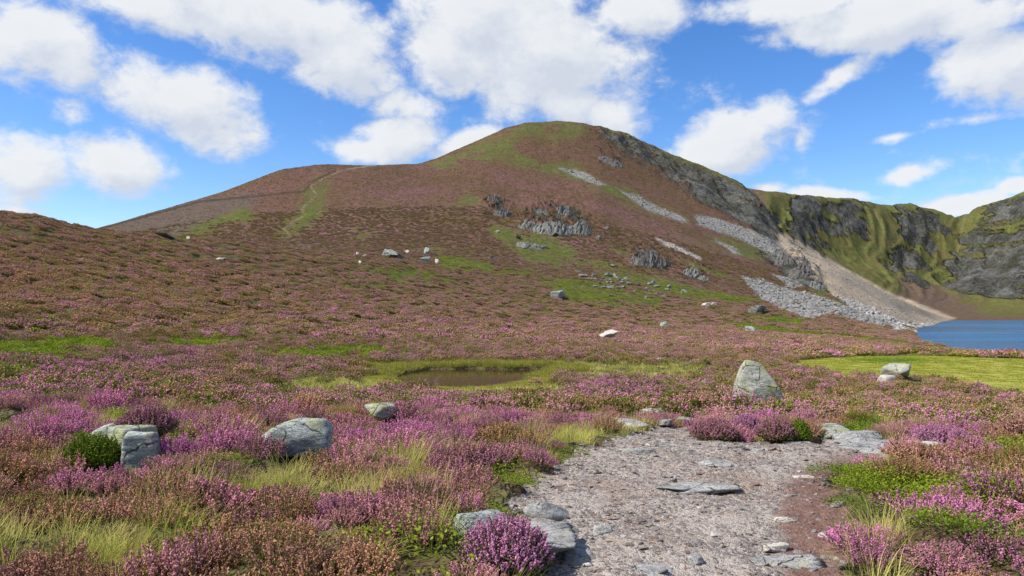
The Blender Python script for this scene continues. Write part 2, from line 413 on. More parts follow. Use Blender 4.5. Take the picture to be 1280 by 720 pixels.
# ------------------------------------------------------------------ the land mesh
def build_land():
    az = np.concatenate([np.linspace(-math.pi, -R_(46), 60)[:-1], np.linspace(-R_(46), R_(46), 1080), np.linspace(R_(46), math.pi, 60)[1:-1]])
    rr = np.concatenate([np.geomspace(.4, 3, 14)[:-1], np.geomspace(3, 640, 640)[:-1], np.geomspace(640, 1250, 260), np.geomspace(1250, 6000, 24)[1:]])
    A, Rr = np.meshgrid(az, rr, indexing='ij')
    X = Rr*np.sin(A); Y = Rr*np.cos(A)
    Z = full_h(X.ravel(), Y.ravel()).reshape(X.shape)
    V = np.stack([X.ravel(), Y.ravel(), Z.ravel()], 1)
    na, nr = X.shape
    i = np.arange(na)[:, None]; j = np.arange(nr-1)[None, :]
    i2 = (i+1) % na
    q = np.stack([(i*nr+j), (i2*nr+j), (i2*nr+j+1), (i*nr+j+1)], -1).reshape(-1, 4)
    # centre cap
    V = np.concatenate([V, [[0, 0, 4.4]]]); c = len(V)-1
    ii = np.arange(na); cap = np.stack([np.full(na, c), ((ii+1) % na)*nr, ii*nr, ii*nr], 1)
    q = q[:, ::-1]
    me = mesh_np('land', V, q, [MAT['land']])
    M = masks(V[:, 0], V[:, 1], V[:, 2])
    z0 = np.zeros(len(V))
    attr_col(me, 'm1', np.stack([M['rock'], M['grey'], M['tan'], M['green']], 1))
    attr_col(me, 'm2', np.stack([M['burn'], M['track'], M['soil'], M['bog']], 1))
    attr_col(me, 'm3', np.stack([M['bloom'], M['darkl'], M['shore'], z0+1], 1))
    return link('moor_ground', me, kind='structure', label='heather moor rising to the rounded hill and the corrie wall', category='moorland')

MAT = {}
def make_materials():
    # ---- land
    m, t = mat('moor'); MAT['land'] = m
    geo = t.n('ShaderNodeNewGeometry').outputs['Position']
    def A(name):
        nd = t.n('ShaderNodeAttribute', attribute_name=name); s = t.sep(nd.outputs['Color']); return s[0], s[1], s[2], nd.outputs['Alpha']
    rock, grey, tan, green = A('m1'); burn, track, soil, bog = A('m2'); bloom, darkl, shore, _ = A('m3')
    n_big = t.noise(geo, .03, 5, .6); n_mid = t.noise(geo, .22, 5, .65); n_fine = t.noise(geo, 1.1, 5, .7); n_vf = t.noise(geo, 9, 4, .7)
    streak = t.noise(t.map(geo, (.5, .5, 1.6)), .8, 4, .7)
    # heather canopy seen from afar
    hb = t.mix(t.ramp(n_mid, .35, .65), (.085, .050, .026), (.150, .080, .050))
    hp = t.mix(t.ramp(n_fine, .35, .68), (.135, .066, .060), (.205, .098, .112))
    f = t.math('ADD', t.math('MULTIPLY', bloom, 1.0), t.math('MULTIPLY', t.math('SUBTRACT', n_fine, .5), 1.6), clamp=True)
    hea = t.mix(f, hb, hp)
    hea = t.mix(t.ramp(n_big, .45, .7, 0, .5), hea, (.115, .075, .028))
    dk = t.ramp(t.math('ADD', t.math('MULTIPLY', n_fine, .5), t.math('MULTIPLY', streak, .5)), .33, .46, .7, 0)
    hea = t.mix(dk, hea, (.030, .020, .012))
    # green flushes
    gr = t.mix(t.ramp(n_mid, .35, .65), (.055, .074, .018), (.125, .136, .034))
    gr = t.mix(t.ramp(n_big, .42, .62, .0, .65), gr, (.095, .072, .028))
    gr = t.mix(t.ramp(n_fine, .45, .62, 0, .55), gr, (.13, .10, .045))
    gm = t.math('MULTIPLY', green, t.ramp(t.math('ADD', n_mid, t.math('MULTIPLY', green, .35)), .52, .72))
    col = t.mix(gm, hea, gr)
    bn = t.mix(t.ramp(n_fine, .4, .6), (.055, .045, .036), (.13, .10, .085))
    bn = t.mix(t.ramp(n_mid, .5, .6, 0, .5), bn, (.11, .10, .04))
    col = t.mix(t.math('MULTIPLY', burn, .8), col, bn)
    # soil below the plants
    so = t.mix(t.ramp(n_vf, .3, .7), (.045, .035, .018), (.13, .10, .045))
    so = t.mix(t.ramp(n_fine, .45, .6), so, (.10, .12, .025))
    col = t.mix(t.math('MULTIPLY', soil, .85), col, so)
    # sedge and bog
    bg = t.mix(t.ramp(n_fine, .3, .7), (.24, .25, .045), (.34, .31, .065))
    bg = t.mix(t.ramp(n_big, .5, .62, 0, .6), bg, (.17, .23, .04))
    col = t.mix(bog, col, bg)
    # rock
    vor = t.n('ShaderNodeTexVoronoi', feature='F1', i_Vector=t.map(geo, (1, 1, .6)), i_Scale=.16)
    vor2 = t.n('ShaderNodeTexVoronoi', feature='F1', i_Vector=t.map(geo, (1, 1, .8)), i_Scale=.55)
    vcol = t.sep(vor2.outputs['Color'])[0]
    vc1 = t.sep(vor.outputs['Color'])[0]
    rk = t.mix(t.ramp(t.math('ADD', t.math('MULTIPLY', vcol, .6), t.math('MULTIPLY', vc1, .4)), .25, .8), (.030, .031, .033), (.145, .143, .138))
    st_ = t.noise(t.map(geo, (.10, .05, .06)), 1.0, 6, .7, .8)
    rk = t.mix(t.ramp(st_, .42, .62, .0, .85), rk, (.028, .028, .025))
    rk = t.mix(t.ramp(n_big, .48, .62, 0, .55), rk, (.20, .20, .195))
    rk = t.mix(t.ramp(n_mid, .50, .60, 0, .8), rk, (.060, .072, .024))
    rk = t.mix(t.ramp(n_fine, .55, .66, 0, .6), rk, (.10, .055, .045))
    rm = t.math('MULTIPLY', rock, t.ramp(t.math('ADD', n_mid, t.math('MULTIPLY', rock, .4)), .58, .72))
    col = t.mix(rm, col, rk)
    # scree
    sv = t.n('ShaderNodeTexVoronoi', feature='F1', i_Vector=geo, i_Scale=.9)
    sc = t.mix(t.sep(sv.outputs['Color'])[0], (.17, .17, .16), (.36, .35, .33))
    sc = t.mix(t.ramp(n_mid, .54, .60, 0, .85), sc, (.15, .13, .05))
    col = t.mix(grey, col, sc)
    ts = t.noise(t.map(geo, (1, 1, 1)), .5, 5, .75)
    tn = t.mix(t.ramp(ts, .35, .65), (.24, .19, .135), (.42, .34, .24))
    tn = t.mix(t.ramp(n_big, .5, .6, 0, .5), tn, (.20, .185, .165))
    col = t.mix(tan, col, tn)
    col = t.mix(t.math('MULTIPLY', track, t.ramp(n_mid, .4, .6, .05, .6)), col, (.27, .22, .14))
    col = t.mix(darkl, col, (.03, .02, .012))
    shc = t.mix(t.ramp(n_fine, .4, .6), (.22, .19, .15), (.50, .46, .42))
    col = t.mix(t.math('MULTIPLY', shore, .9), col, shc)
    rough_h = t.math('ADD', t.math('MULTIPLY', n_fine, .7), t.math('MULTIPLY', n_mid, 1.2))
    b1 = t.bump(rough_h, .9, 1.3)
    rh = t.math('MULTIPLY', t.math('ADD', rock, t.math('MULTIPLY', grey, .35)), t.math('ADD', t.math('MULTIPLY', vor.outputs['Distance'], .5), vcol))
    b2 = t.bump(rh, .9, 2.5, b1)
    b2 = t.bump(t.math('MULTIPLY', rock, st_), .9, 7, b2)
    # smooth lawn of the bog
    nm = t.n('ShaderNodeMix', data_type='VECTOR', i_0=bog, i_4=b2, i_5=t.n('ShaderNodeNewGeometry').outputs['Normal'])
    t.principled(col, .95, nm.outputs[1], .15)
    # ---- rock of the boulders
    def rockmat(name, lo, hi, lichen, lf, tint=None, sc=1.0):
        m, t = mat(name); MAT[name] = m
        tc = t.n('ShaderNodeTexCoord').outputs['Object']; oi = t.n('ShaderNodeObjectInfo').outputs['Random']
        v = t.n('ShaderNodeVectorMath', operation='ADD', i_0=tc, i_1=oi)
        v = v.outputs[0]
        a = t.noise(v, 5*sc, 6, .65); b = t.noise(t.map(v, (1, 1, 3.5), rot=(.5, .35, 0)), 4*sc, 6, .7, .6); c = t.noise(v, 40*sc, 4, .7)
        col = t.mix(t.ramp(b, .35, .65), lo, hi)
        col = t.mix(t.ramp(c, .55, .7, 0, .45), col, tuple(q*.45 for q in lo))
        col = t.mix(t.ramp(c, .28, .4, .4, 0), col, tuple(min(.6, q*1.35) for q in hi))
        col = t.mix(t.ramp(a, .56-lf*.1, .64, 0, .8), col, lichen)
        veins = t.noise(t.map(v, (1, 1, 5), rot=(.5, .35, 0)), 7*sc, 4, .6, 1.2)
        vm = t.ramp(t.math('ABSOLUTE', t.math('SUBTRACT', veins, .5)), 0, .025, .6, 0)
        col = t.mix(vm, col, tuple(q*.35 for q in lo))
        ck = t.n('ShaderNodeTexVoronoi', feature='DISTANCE_TO_EDGE', i_Vector=t.mix(.12, v, t.n('ShaderNodeTexNoise', i_Vector=v, i_Scale=6.0*sc).outputs['Color']), i_Scale=2.6*sc).outputs['Distance']
        cm = t.math('MULTIPLY', t.ramp(ck, 0, .03, 1, 0), t.ramp(a, .42, .55))
        col = t.mix(cm, col, tuple(q*.25 for q in lo))
        h = t.math('ADD', t.math('ADD', t.math('MULTIPLY', b, .8), t.math('MULTIPLY', c, .25)), t.math('ADD', t.math('MULTIPLY', vm, -.25), t.math('MULTIPLY', cm, -.9)))
        t.principled(col, .85, t.bump(h, .8, .05/sc), .25)
        return m
    rockmat('grey_rock', (.17, .19, .18), (.40, .43, .41), (.36, .37, .20), .6)
    rockmat('green_rock', (.20, .21, .18), (.43, .44, .38), (.33, .36, .12), 1.2)
    rockmat('tall_rock', (.22, .22, .19), (.50, .50, .44), (.36, .39, .13), 1.0, sc=.8)
    rockmat('path_rock', (.20, .20, .19), (.42, .41, .39), (.34, .33, .24), .2, sc=1.3)
    rockmat('pale_rock', (.42, .38, .33), (.62, .58, .52), (.45, .42, .34), .3, sc=1.5)
    rockmat('hill_rock', (.075, .078, .075), (.35, .35, .335), (.13, .125, .06), .9, sc=.35)
    rockmat('dark_rock', (.05, .05, .05), (.24, .24, .23), (.11, .075, .05), 1.3, sc=.35)
    rockmat('scree_rock', (.20, .20, .19), (.44, .43, .41), (.30, .29, .22), .2, sc=.5)
    # ---- path gravel
    m, t = mat('path_gravel'); MAT['path'] = m
    geo = t.n('ShaderNodeNewGeometry').outputs['Position']
    red = t.n('ShaderNodeAttribute', attribute_name='peat').outputs['Fac']
    a = t.noise(geo, 1.2, 5, .6); b = t.noise(geo, 14, 5, .75); c = t.noise(geo, 60, 3, .7)
    v1 = t.n('ShaderNodeTexVoronoi', i_Vector=geo, i_Scale=38.0); v2 = t.n('ShaderNodeTexVoronoi', i_Vector=geo, i_Scale=110.0)
    g = t.mix(t.ramp(b, .3, .7), (.27, .22, .175), (.56, .485, .41))
    g = t.mix(t.ramp(t.sep(v1.outputs['Color'])[0], .55, .95, 0, .65), g, (.42, .37, .34))
    g = t.mix(t.ramp(t.sep(v1.outputs['Color'])[1], .7, .95, 0, .7), g, (.09, .075, .068))
    g = t.mix(t.ramp(t.sep(v2.outputs['Color'])[0], .6, .95, 0, .5), g, (.48, .44, .41))
    g = t.mix(t.ramp(a, .5, .68, 0, .5), g, (.30, .19, .13))
    p = t.mix(t.ramp(b, .35, .65), (.14, .075, .055), (.28, .165, .13))
    p = t.mix(t.ramp(t.sep(v2.outputs['Color'])[0], .75, .95, 0, .4), p, (.34, .25, .22))
    col = t.mix(red, g, p)
    t_=0
    h = t.math('ADD', t.math('MULTIPLY', b, 1.6), t.math('ADD', t.math('MULTIPLY', v1.outputs['Distance'], -.5), t.math('MULTIPLY', v2.outputs['Distance'], -.3)))
    t.principled(col, .95, t.bump(h, .9, .035), .15)
    # ---- pebbles: each has its own tint
    m, t = mat('pebble'); MAT['pebble'] = m
    tint = t.n('ShaderNodeAttribute', attribute_type='INSTANCER', attribute_name='tint').outputs['Color']
    tc = t.n('ShaderNodeTexCoord').outputs['Object']
    n = t.noise(tc, 2.2, 5, .7)
    col = t.mix(t.ramp(n, .3, .7, 0, .6), tint, (.16, .14, .12))
    t.principled(col, .85, t.bump(n, .6, .15), .25)
    # ---- plants
    def plant(name, attr, lo=.65, hi=1.35, trans=.25, rough=.8):
        m, t = mat(name); MAT[name] = m
        if isinstance(attr, str): tint = t.n('ShaderNodeAttribute', attribute_type='INSTANCER', attribute_name=attr).outputs['Color']
        else: tint = t.n('ShaderNodeRGB').outputs[0]; tint.default_value = attr+(1,)
        rnd = t.n('ShaderNodeAttribute', attribute_name='rnd').outputs['Fac']
        k = t.ramp(rnd, 0, 1, lo, hi)
        col = t.n('ShaderNodeVectorMath', operation='SCALE', i_0=tint); t.set(col.inputs['Scale'], k)
        pr = t.n('ShaderNodeBsdfDiffuse', i_Color=col.outputs[0]); tr = t.n('ShaderNodeBsdfTranslucent', i_Color=col.outputs[0])
        mx = t.n('ShaderNodeMixShader', i_0=trans, i_1=pr.outputs[0], i_2=tr.outputs[0])
        t.n('ShaderNodeOutputMaterial', i_0=mx.outputs[0])
        return m
    plant('flower', 'tint', .75, 1.5, .35); plant('foliage', 'leaf', .6, 1.5, .35)
    plant('blade', 'tint', .65, 1.4, .4)
    plant('bush_flower', (.54, .25, .38), .6, 1.5, .3); plant('bush_foliage', (.10, .105, .030), .5, 1.5, .25)
    plant('bush_flower_dull', (.42, .20, .24), .6, 1.5, .3)
    plant('bush_green', (.16, .23, .025), .5, 1.4, .3)
    plant('stem', (.11, .07, .04), .7, 1.3, 0)
    # ---- water
    m, t = mat('loch_water'); MAT['loch'] = m
    geo = t.n('ShaderNodeNewGeometry').outputs['Position']
    w = t.noise(t.map(geo, (1.0, 1.6, 1)), .9, 5, .65); w2 = t.noise(t.map(geo, (.018, .10, 1)), .5, 3, .5)
    calm = t.ramp(w2, .42, .58, .10, 1.0)
    w3 = t.noise(t.map(geo, (1, 1.4, 1)), .18, 3, .5)
    h = t.math('MULTIPLY', t.math('ADD', w, t.math('MULTIPLY', w3, 2.0)), calm)
    t.principled(t.mix(t.ramp(w2, .40, .58), (.010, .045, .075), (.030, .150, .33)), .22, t.bump(h, 1.0, .8), .4)
    m, t = mat('pool_water'); MAT['pool'] = m
    geo = t.n('ShaderNodeNewGeometry').outputs['Position']
    h = t.noise(t.map(geo, (1, 1, 1)), 3, 3, .5)
    t.principled((.045, .022, .014), .06, t.bump(h, .12, .05), .5)
make_materials()
land = build_land()

# ------------------------------------------------------------------ ground height lookup on the built land
def gz(x, y): return float(full_h(np.array([x]), np.array([y]))[0])
def hit(px, py):
    h = near_z(px, py); return h if h is not None else (0, 10, 4.3)

# ------------------------------------------------------------------ water
def sheet(name, poly, z, m, **kw):
    bm = bmesh.new()
    f = bm.faces.new([bm.verts.new((x, y, z)) for x, y in poly])
    me = bpy.data.meshes.new(name); bmesh.ops.recalc_face_normals(bm, faces=bm.faces)
    if f.normal.z < 0: f.normal_flip()
    bm.to_mesh(me); bm.free(); me.materials.append(m)
    return link(name, me, **kw)
sheet('loch_water', [(30, 70), (30, 720), (1500, 720), (1500, 70)], 0.0, MAT['loch'], kind='structure', label='blue rippled loch water below the corrie wall', category='loch')
tw = np.array(TARN_W); tc_ = tw.mean(0); tp = tc_+(tw-tc_)*1.35
sheet('pool_water', [tuple(p) for p in tp], TARN_Z, MAT['pool'], kind='structure', label='small brown peat pool ringed by yellow green sedge', category='pool')

# ------------------------------------------------------------------ path sheet
def build_path():
    P = np.array(PATH_W); lo = P.min(0)-.5; hi = P.max(0)+.5; lo[1] = max(lo[1], 1.0)
    st = .03
    xs = np.arange(lo[0], hi[0], st); ys = np.arange(lo[1], min(hi[1], 24), st)
    X, Y = np.meshgrid(xs, ys, indexing='ij'); x = X.ravel(); y = Y.ravel()
    mk = m_path(x, y)
    z = full_h(x, y)+.004+(.05*fbm(x*1.1, y*1.1, 3, 90)+.028*fbm(x*4, y*4, 3, 91)+.010*ridged(x*8, y*8, 3, 92))*mk+.022
    z = z-(1-mk)*.05
    nx, ny = X.shape
    i = np.arange(nx-1)[:, None]; j = np.arange(ny-1)[None, :]
    q = np.stack([i*ny+j, (i+1)*ny+j, (i+1)*ny+j+1, i*ny+j+1], -1).reshape(-1, 4)
    q = q[(mk[q].max(1) > .25)]
    used = np.unique(q); remap = np.zeros(len(x), int); remap[used] = np.arange(len(used))
    me = mesh_np('path', np.stack([x, y, z], 1)[used], remap[q], [MAT['path']])
    px, py = project(x, y, z)
    sd = poly_sd(px+12*fbm(x*2, y*2, 3, 93), py+6*fbm(x*2, y*2, 3, 94), [(1105,558),(1050,568),(1005,584),(980,608),(970,640),(976,680),(982,720),(1000,900),(1300,900),(1110,720)])
    attr_f(me, 'peat', sstep(-14, 16, sd)[used])
    return link('path', me, kind='structure', label='stony grey gravel path with a reddish peat strip on its right', category='path')
path = build_path()

# ------------------------------------------------------------------ rocks
_ico = {}
def ico(sub):
    if sub not in _ico:
        bm = bmesh.new(); bmesh.ops.create_icosphere(bm, subdivisions=sub, radius=1)
        _ico[sub] = (np.array([v.co[:] for v in bm.verts]), np.array([[v.index for v in f.verts] for f in bm.faces])); bm.free()
    return _ico[sub]
def hull_planes(pts):
    bm = bmesh.new(); vs = [bm.verts.new(p) for p in pts]
    r = bmesh.ops.convex_hull(bm, input=vs); bmesh.ops.recalc_face_normals(bm, faces=bm.faces)
    out = []
    for f in bm.faces:
        c = f.calc_center_median(); n = f.normal
        d = n.dot(c)
        if d < 0: n = -n; d = -d
        if d > .02: out.append((n[:], d))
    bm.free(); return out
def rock_verts(sub, size, seed, planes=None, p=14, nz=.06, freq=2.2, strat=.0):
    r = np.random.default_rng(seed)
    D, Fc = ico(sub)
    if planes is None:
        planes = []
        for _ in range(r.integers(9, 15)):
            n = r.normal(size=3); n /= np.linalg.norm(n); planes.append((n, r.uniform(.62, 1.0)))
        for n in ((0, 0, 1), (0, 0, -1)): planes.append((np.array(n), r.uniform(.6, .9)))
    s = 0
    for n, d in planes:
        s = s+np.maximum(D@np.array(n)/d, 0)**p
    rad = s**(-1/p); rad = np.minimum(rad, 2.5)
    V = D*rad[:, None]
    o = seed*3.7
    a = V*freq+o
    dn = fbm(a[:, 0]+a[:, 2]*.7, a[:, 1]-a[:, 2]*.5, 5, seed, .55)+.5*fbm(a[:, 2]*2, a[:, 0]+a[:, 1], 4, seed+5)
    cr = ridged(a[:, 0]*1.3+a[:, 2], a[:, 1]*1.3, 3, seed+9)
    dn = dn-np.maximum(cr-.75, 0)*1.2
    V = V*(1+nz*dn)[:, None]
    if strat: V[:, :2] *= (1+strat*np.sin(V[:, 2:3]*28+3*V[:, :1]))
    return V*np.array(size), Fc
PATH_M = None
def rock(name, label, px, py, w, h, dep=None, mt='grey_rock', sub=4, seed=1, sink=.3, planes=None, rot=None, group=None, cat='rock', nz=.06, tilt=(0, 0), p=14, smooth=True, freq=2.2, at=None, lift=0):
    """px, py = where its foot meets the ground; w, h = its width and height in metres"""
    x, y, z = at if at else hit(px, py)
    dep = dep or w*.75
    hh = h/(1-sink*.5)
    V, Fc = rock_verts(sub, (w/2, dep/2, hh/2) if planes is None else (w, dep, h), seed, planes, p, nz, freq)
    if planes is None:
        V[:, 2] += hh/2-(hh-h)
    me = mesh_np(name, V, Fc, [MAT[mt]], smooth=smooth)
    o = link(name, me, (x, y, z+lift), (tilt[0], tilt[1], (rot if rot is not None else (seed*1.7 % 6.28))), label=label, category=cat)
    if group: o['group'] = group
    return o

# the tall leaning boulder beside the path
tallp = hull_planes([(-.50, -.30, -.45), (.62, -.34, -.62), (.58, .4, -.6), (-.55, .4, -.5), (-.60, -.25, .28), (-.58, .25, .26), (-.40, -.16, .58), (-.30, .20, .60), (-.05, -.14, .56), (-.02, .16, .56), (.54, -.36, -.20), (.30, -.38, .15), (-.30, -.42, .12)])
rock('tall_boulder', 'tall pointed grey boulder with yellow green lichen standing by the far edge of the path', 952, 519, 1.10, 1.5, 1.0, 'tall_rock', 5, 11, planes=tallp, rot=0, nz=.10, lift=.50, cat='boulder', p=40)
rock('boulder', 'smooth bluish grey boulder lying alone in the heather at left of centre', 371, 572, .74, .46, .55, 'grey_rock', 5, 21, planes=hull_planes([(-.5, -.3, -.4), (.5, -.3, -.4), (.5, .4, -.4), (-.5, .4, -.4), (-.52, 0, .10), (-.32, -.35, .28), (0, .2, .46), (.36, -.1, .50), (.50, -.25, .12), (.52, .2, .3), (-.30, .3, .3), (.1, -.42, .1)]), rot=.1, nz=.10, lift=.21, cat='boulder', p=32)
bx, by, bz = hit(176, 582)
rock('split_boulder', 'upright blocky pale grey boulder at the right end of the left rock group', 0, 0, .36, .46, .36, 'grey_rock', 5, 31, planes=hull_planes([(-.5,-.5,-.5),(.5,-.46,-.5),(.5,.5,-.5),(-.5,.5,-.5),(-.42,-.40,.46),(.38,-.44,.5),(.44,.4,.42),(-.4,.4,.5),(-.5,-.1,.2),(.52,.1,.2)]), rot=.35, at=(bx, by, bz+.12), cat='boulder', nz=.12, p=30)
rock('flat_boulder', 'flat topped greenish boulder capped by heather, in the middle of the left rock group', 0, 0, .46, .42, .42, 'green_rock', 5, 32, planes=hull_planes([(-.5,-.5,-.5),(.5,-.46,-.5),(.5,.5,-.5),(-.5,.5,-.5),(-.42,-.40,.46),(.38,-.44,.5),(.44,.4,.42),(-.4,.4,.5),(-.5,-.1,.2),(.52,.1,.2)]), rot=1.0, at=(bx-.24, by+.28, bz+.17), cat='boulder', nz=.12, p=24)
rock('round_boulder', 'small rounded cream grey boulder at the left end of the left rock group', 0, 0, .36, .26, .32, 'green_rock', 4, 33, rot=2.0, sink=.3, at=(bx-.52, by+.30, bz+.16), cat='boulder')
rock('bog_boulder', 'pale domed boulder at the near edge of the bright green bog', 1124, 476, 1.6, 1.0, 1.2, 'tall_rock', 4, 41, rot=.3, sink=.35, cat='boulder', lift=.12, nz=.12, p=26)
rock('bog_boulder', 'small whitish rock leaning left of the pale domed boulder by the bog', 1102, 481, .6, .6, .5, 'pale_rock', 4, 42, rot=.3, sink=.35, cat='boulder')
rock('heather_rock', 'low grey rock almost buried in heather between the lone boulder and the pool', 480, 530, .62, .26, .5, 'green_rock', 4, 43, sink=.4, lift=.12)
rock('heather_rock', 'little pale rock in heather left of the tall boulder', 882, 487, .42, .3, .4, 'pale_rock', 3, 44, sink=.4, lift=.12)
# rocks at the edge of the path
rock('edge_slab', 'broad flat grey slab at the bottom of the picture beside the heather bush', 655, 690, .62, .10, .40, 'path_rock', 5, 51, rot=-.35, sink=.4, p=22, nz=.12)
rock('edge_slab', 'rounded grey slab behind the bottom heather bush at the path edge', 606, 672, .52, .20, .36, 'grey_rock', 5, 52, rot=.15, sink=.3, nz=.12)
rock('edge_slab', 'upright ribbed grey slab on the left edge of the path', 675, 650, .26, .16, .32, 'path_rock', 4, 53, rot=.3, sink=.4)
for i, (px, py, w, h, d, mt, lab) in enumerate([
  (800, 536, .5, .14, .35, 'path_rock', 'grey rock at the far left corner of the gravel path'),
  (830, 532, .35, .12, .3, 'path_rock', 'small grey rock second in the row along the far path edge'),
  (862, 530, .6, .16, .4, 'path_rock', 'broad grey rock at the far path edge just left of the dark heather bush'),
  (846, 516, .45, .14, .35, 'path_rock', 'low rock just behind the row of rocks at the far path edge'),
  (872, 520, .5, .12, .4, 'green_rock', 'flat mossy rock behind the dark heather bush'),
  (808, 520, .4, .2, .35, 'green_rock', 'rock tucked under the heather at the far left corner of the path'),
  (1036, 550, .62, .26, .5, 'green_rock', 'domed greenish grey rock right of the heather bushes at the far path edge'),
  (1066, 556, .8, .2, .6, 'path_rock', 'long grey slab rock at the right far corner of the path'),
  (1090, 560, .6, .14, .5, 'path_rock', 'flat pale slab at the right far corner of the path'),
  (1137, 566, .34, .16, .3, 'pale_rock', 'small white rounded rock in the heather beyond the right path corner'),
  (1108, 562, .4, .14, .35, 'path_rock', 'grey rock between the flat slab and the small white rock'),
  (1172, 566, .28, .12, .25, 'pale_rock', 'small pale rock in the heather right of the white rounded rock'),
  (1000, 558, .5, .08, .3, 'path_rock', 'thin pale stone flush with the far end of the path')]):
    rock('edge_rock', lab, px, py, w, h, d, mt, 4, 60+i, rot=.3*i-1, sink=.4, group='rocks along the far edge of the path', nz=.13, p=26)
# stones in the path
for i, (px, py, w, h, d, mt, rot, lab) in enumerate([
  (890, 616, .46, .075, .32, 'path_rock', -.25, 'large flat angular slab in the middle of the path'),
  (848, 614, .30, .05, .26, 'path_rock', .2, 'thin slab split off the left side of the large path slab'),
  (905, 588, .34, .06, .2, 'path_rock', .1, 'low grey stone with a white cap behind the large path slab'),
  (978, 656, .22, .04, .09, 'pale_rock', 0, 'flat elongated pale stone on the reddish peat strip'),
  (969, 691, .20, .045, .09, 'pale_rock', .05, 'flat pale stone nearest the bottom of the picture on the peat strip'),
  (1003, 600, .27, .03, .08, 'pale_rock', .1, 'thin pale stone near the top of the peat strip'),
  (893, 675, .10, .05, .09, 'pale_rock', .4, 'small rounded cream stone low on the gravel'),
  (874, 640, .08, .03, .07, 'pale_rock', .9, 'little pale stone just below the large path slab'),
  (870, 709, .14, .07, .11, 'path_rock', .9, 'dark pointed stone at the bottom middle of the path'),
  (800, 718, .50, .03, .26, 'path_rock', .1, 'broad grey slab half buried at the bottom of the path'),
  (710, 630, .07, .035, .06, 'path_rock', .3, 'single small dark stone on the left of the path'),
  (752, 668, .16, .05, .14, 'path_rock', .3, 'grey lump of stone embedded left of centre in the path'),
  (728, 700, .22, .07, .16, 'path_rock', 1.3, 'brownish stone at the bottom left of the path'),
  (742, 714, .16, .04, .06, 'pale_rock', .2, 'thin tan stone lying at the very bottom left of the path'),
  (800, 568, .40, .05, .2, 'path_rock', .0, 'flat weathered stone near the far left of the path'),
  (845, 560, .4, .03, .2, 'path_rock', .1, 'flat weathered stone near the dark heather bush at the far end of the path'),
  (935, 566, .45, .03, .18, 'path_rock', -.1, 'low ledge of stone across the far end of the path'),
  (960, 706, .3, .03, .2, 'path_rock', -.1, 'grey flush slab beside the lowest pale stone')]):
    rock('path_stone', lab, px, py, w, h*1.1, d, mt, 4, 90+i, rot=rot, sink=.5, p=30, nz=.14, group='stones set in the path', cat='stone', lift=.018)

# rocks on the slopes: (px, foot py, width px, height px)
def field(items, name, group, mt='hill_rock', sub=3, seed0=200, labels=None, base=None):
    for i, it in enumerate(items):
        px, py, w, h = it[:4]; lab = it[4] if len(it) > 4 else base
        x, y, z = hit(px, py); s = y/F
        k_ = 1.05
        rock(name, lab, 0, 0, w*s*k_, h*s*k_*(1.1 if name == 'hill_rock' else .8), w*s*.7, it[5] if len(it) > 5 else mt, sub, seed0+i, sink=.5, at=(x, y, z), group=group, nz=.2, p=30, smooth=False, rot=(i*.9) % 1.8-.9, tilt=(.2*math.sin(i*2.1), .35*math.sin(i*3.3)), freq=1.6)
field([(411, 0, 0, 0)][:0], 'x', 'x')
field([
 (486,322,20,11,'large pale rock at the left of the rocks on the heather rise','grey_rock'),
 (496,322,12,7,'grey rock leaning against the large pale rock on the rise','hill_rock'),
 (533,319,11,11,'upright grey block topping the small pile on the heather rise','grey_rock'),
 (534,329,9,8,'rock directly below the upright grey block on the rise','grey_rock'),
 (547,330,8,6,'small pale rock right of the pile on the heather rise','pale_rock'),
 (510,317,6,4,'tiny pale rock between the large pale rock and the upright block','pale_rock'),
 (447,321,6,5,'tiny white rock leftmost on the heather rise','pale_rock'),
 (457,322,5,4,'tiny cream rock beside the leftmost white rock on the rise','pale_rock'),
 (450,329,6,3,'tiny flat rock under the two white rocks on the rise','pale_rock'),
 (275,326,13,4,'small flat cream rock on the brown slope at left','pale_rock'),
 (217,301,20,4,'long low grey rock at the crest of the left slope','hill_rock'),
 (236,299,5,4,'tiny pale rock at the crest of the left slope','pale_rock'),
 (362,404,14,6,'small grey rock in a dark hollow of the left heather slope','grey_rock'),
 (757,425,26,9,'pale rock in heather beyond the right end of the pool','pale_rock'),
 (770,428,10,6,'small rock touching the pale rock beyond the pool','pale_rock'),
 (831,410,11,7,'small grey rock on the lower heather slope','grey_rock'),
 (938,417,19,10,'isolated light grey rock on the heather below the scree','grey_rock'),
 (944,391,22,9,'grey rock group at the left foot of the scree','hill_rock'),
 (614,324,6,6,'tiny grey rock alone in heather below the small crag','hill_rock'),
 (697,373,14,10,'grey rock in the green flush below the crags','grey_rock'),
 (825,452,8,5,'small pale rock on the green patch right of the pool','pale_rock'),
 (855,366,8,4,'small pale rock left of the scree foot','pale_rock'),(882,384,8,5,'first of two pale rocks in the heather left of the scree','pale_rock'),(892,382,7,4,'second of two pale rocks in the heather left of the scree','pale_rock'),
], 'hill_rock', 'scattered rocks on the heather slopes', sub=4, seed0=200)
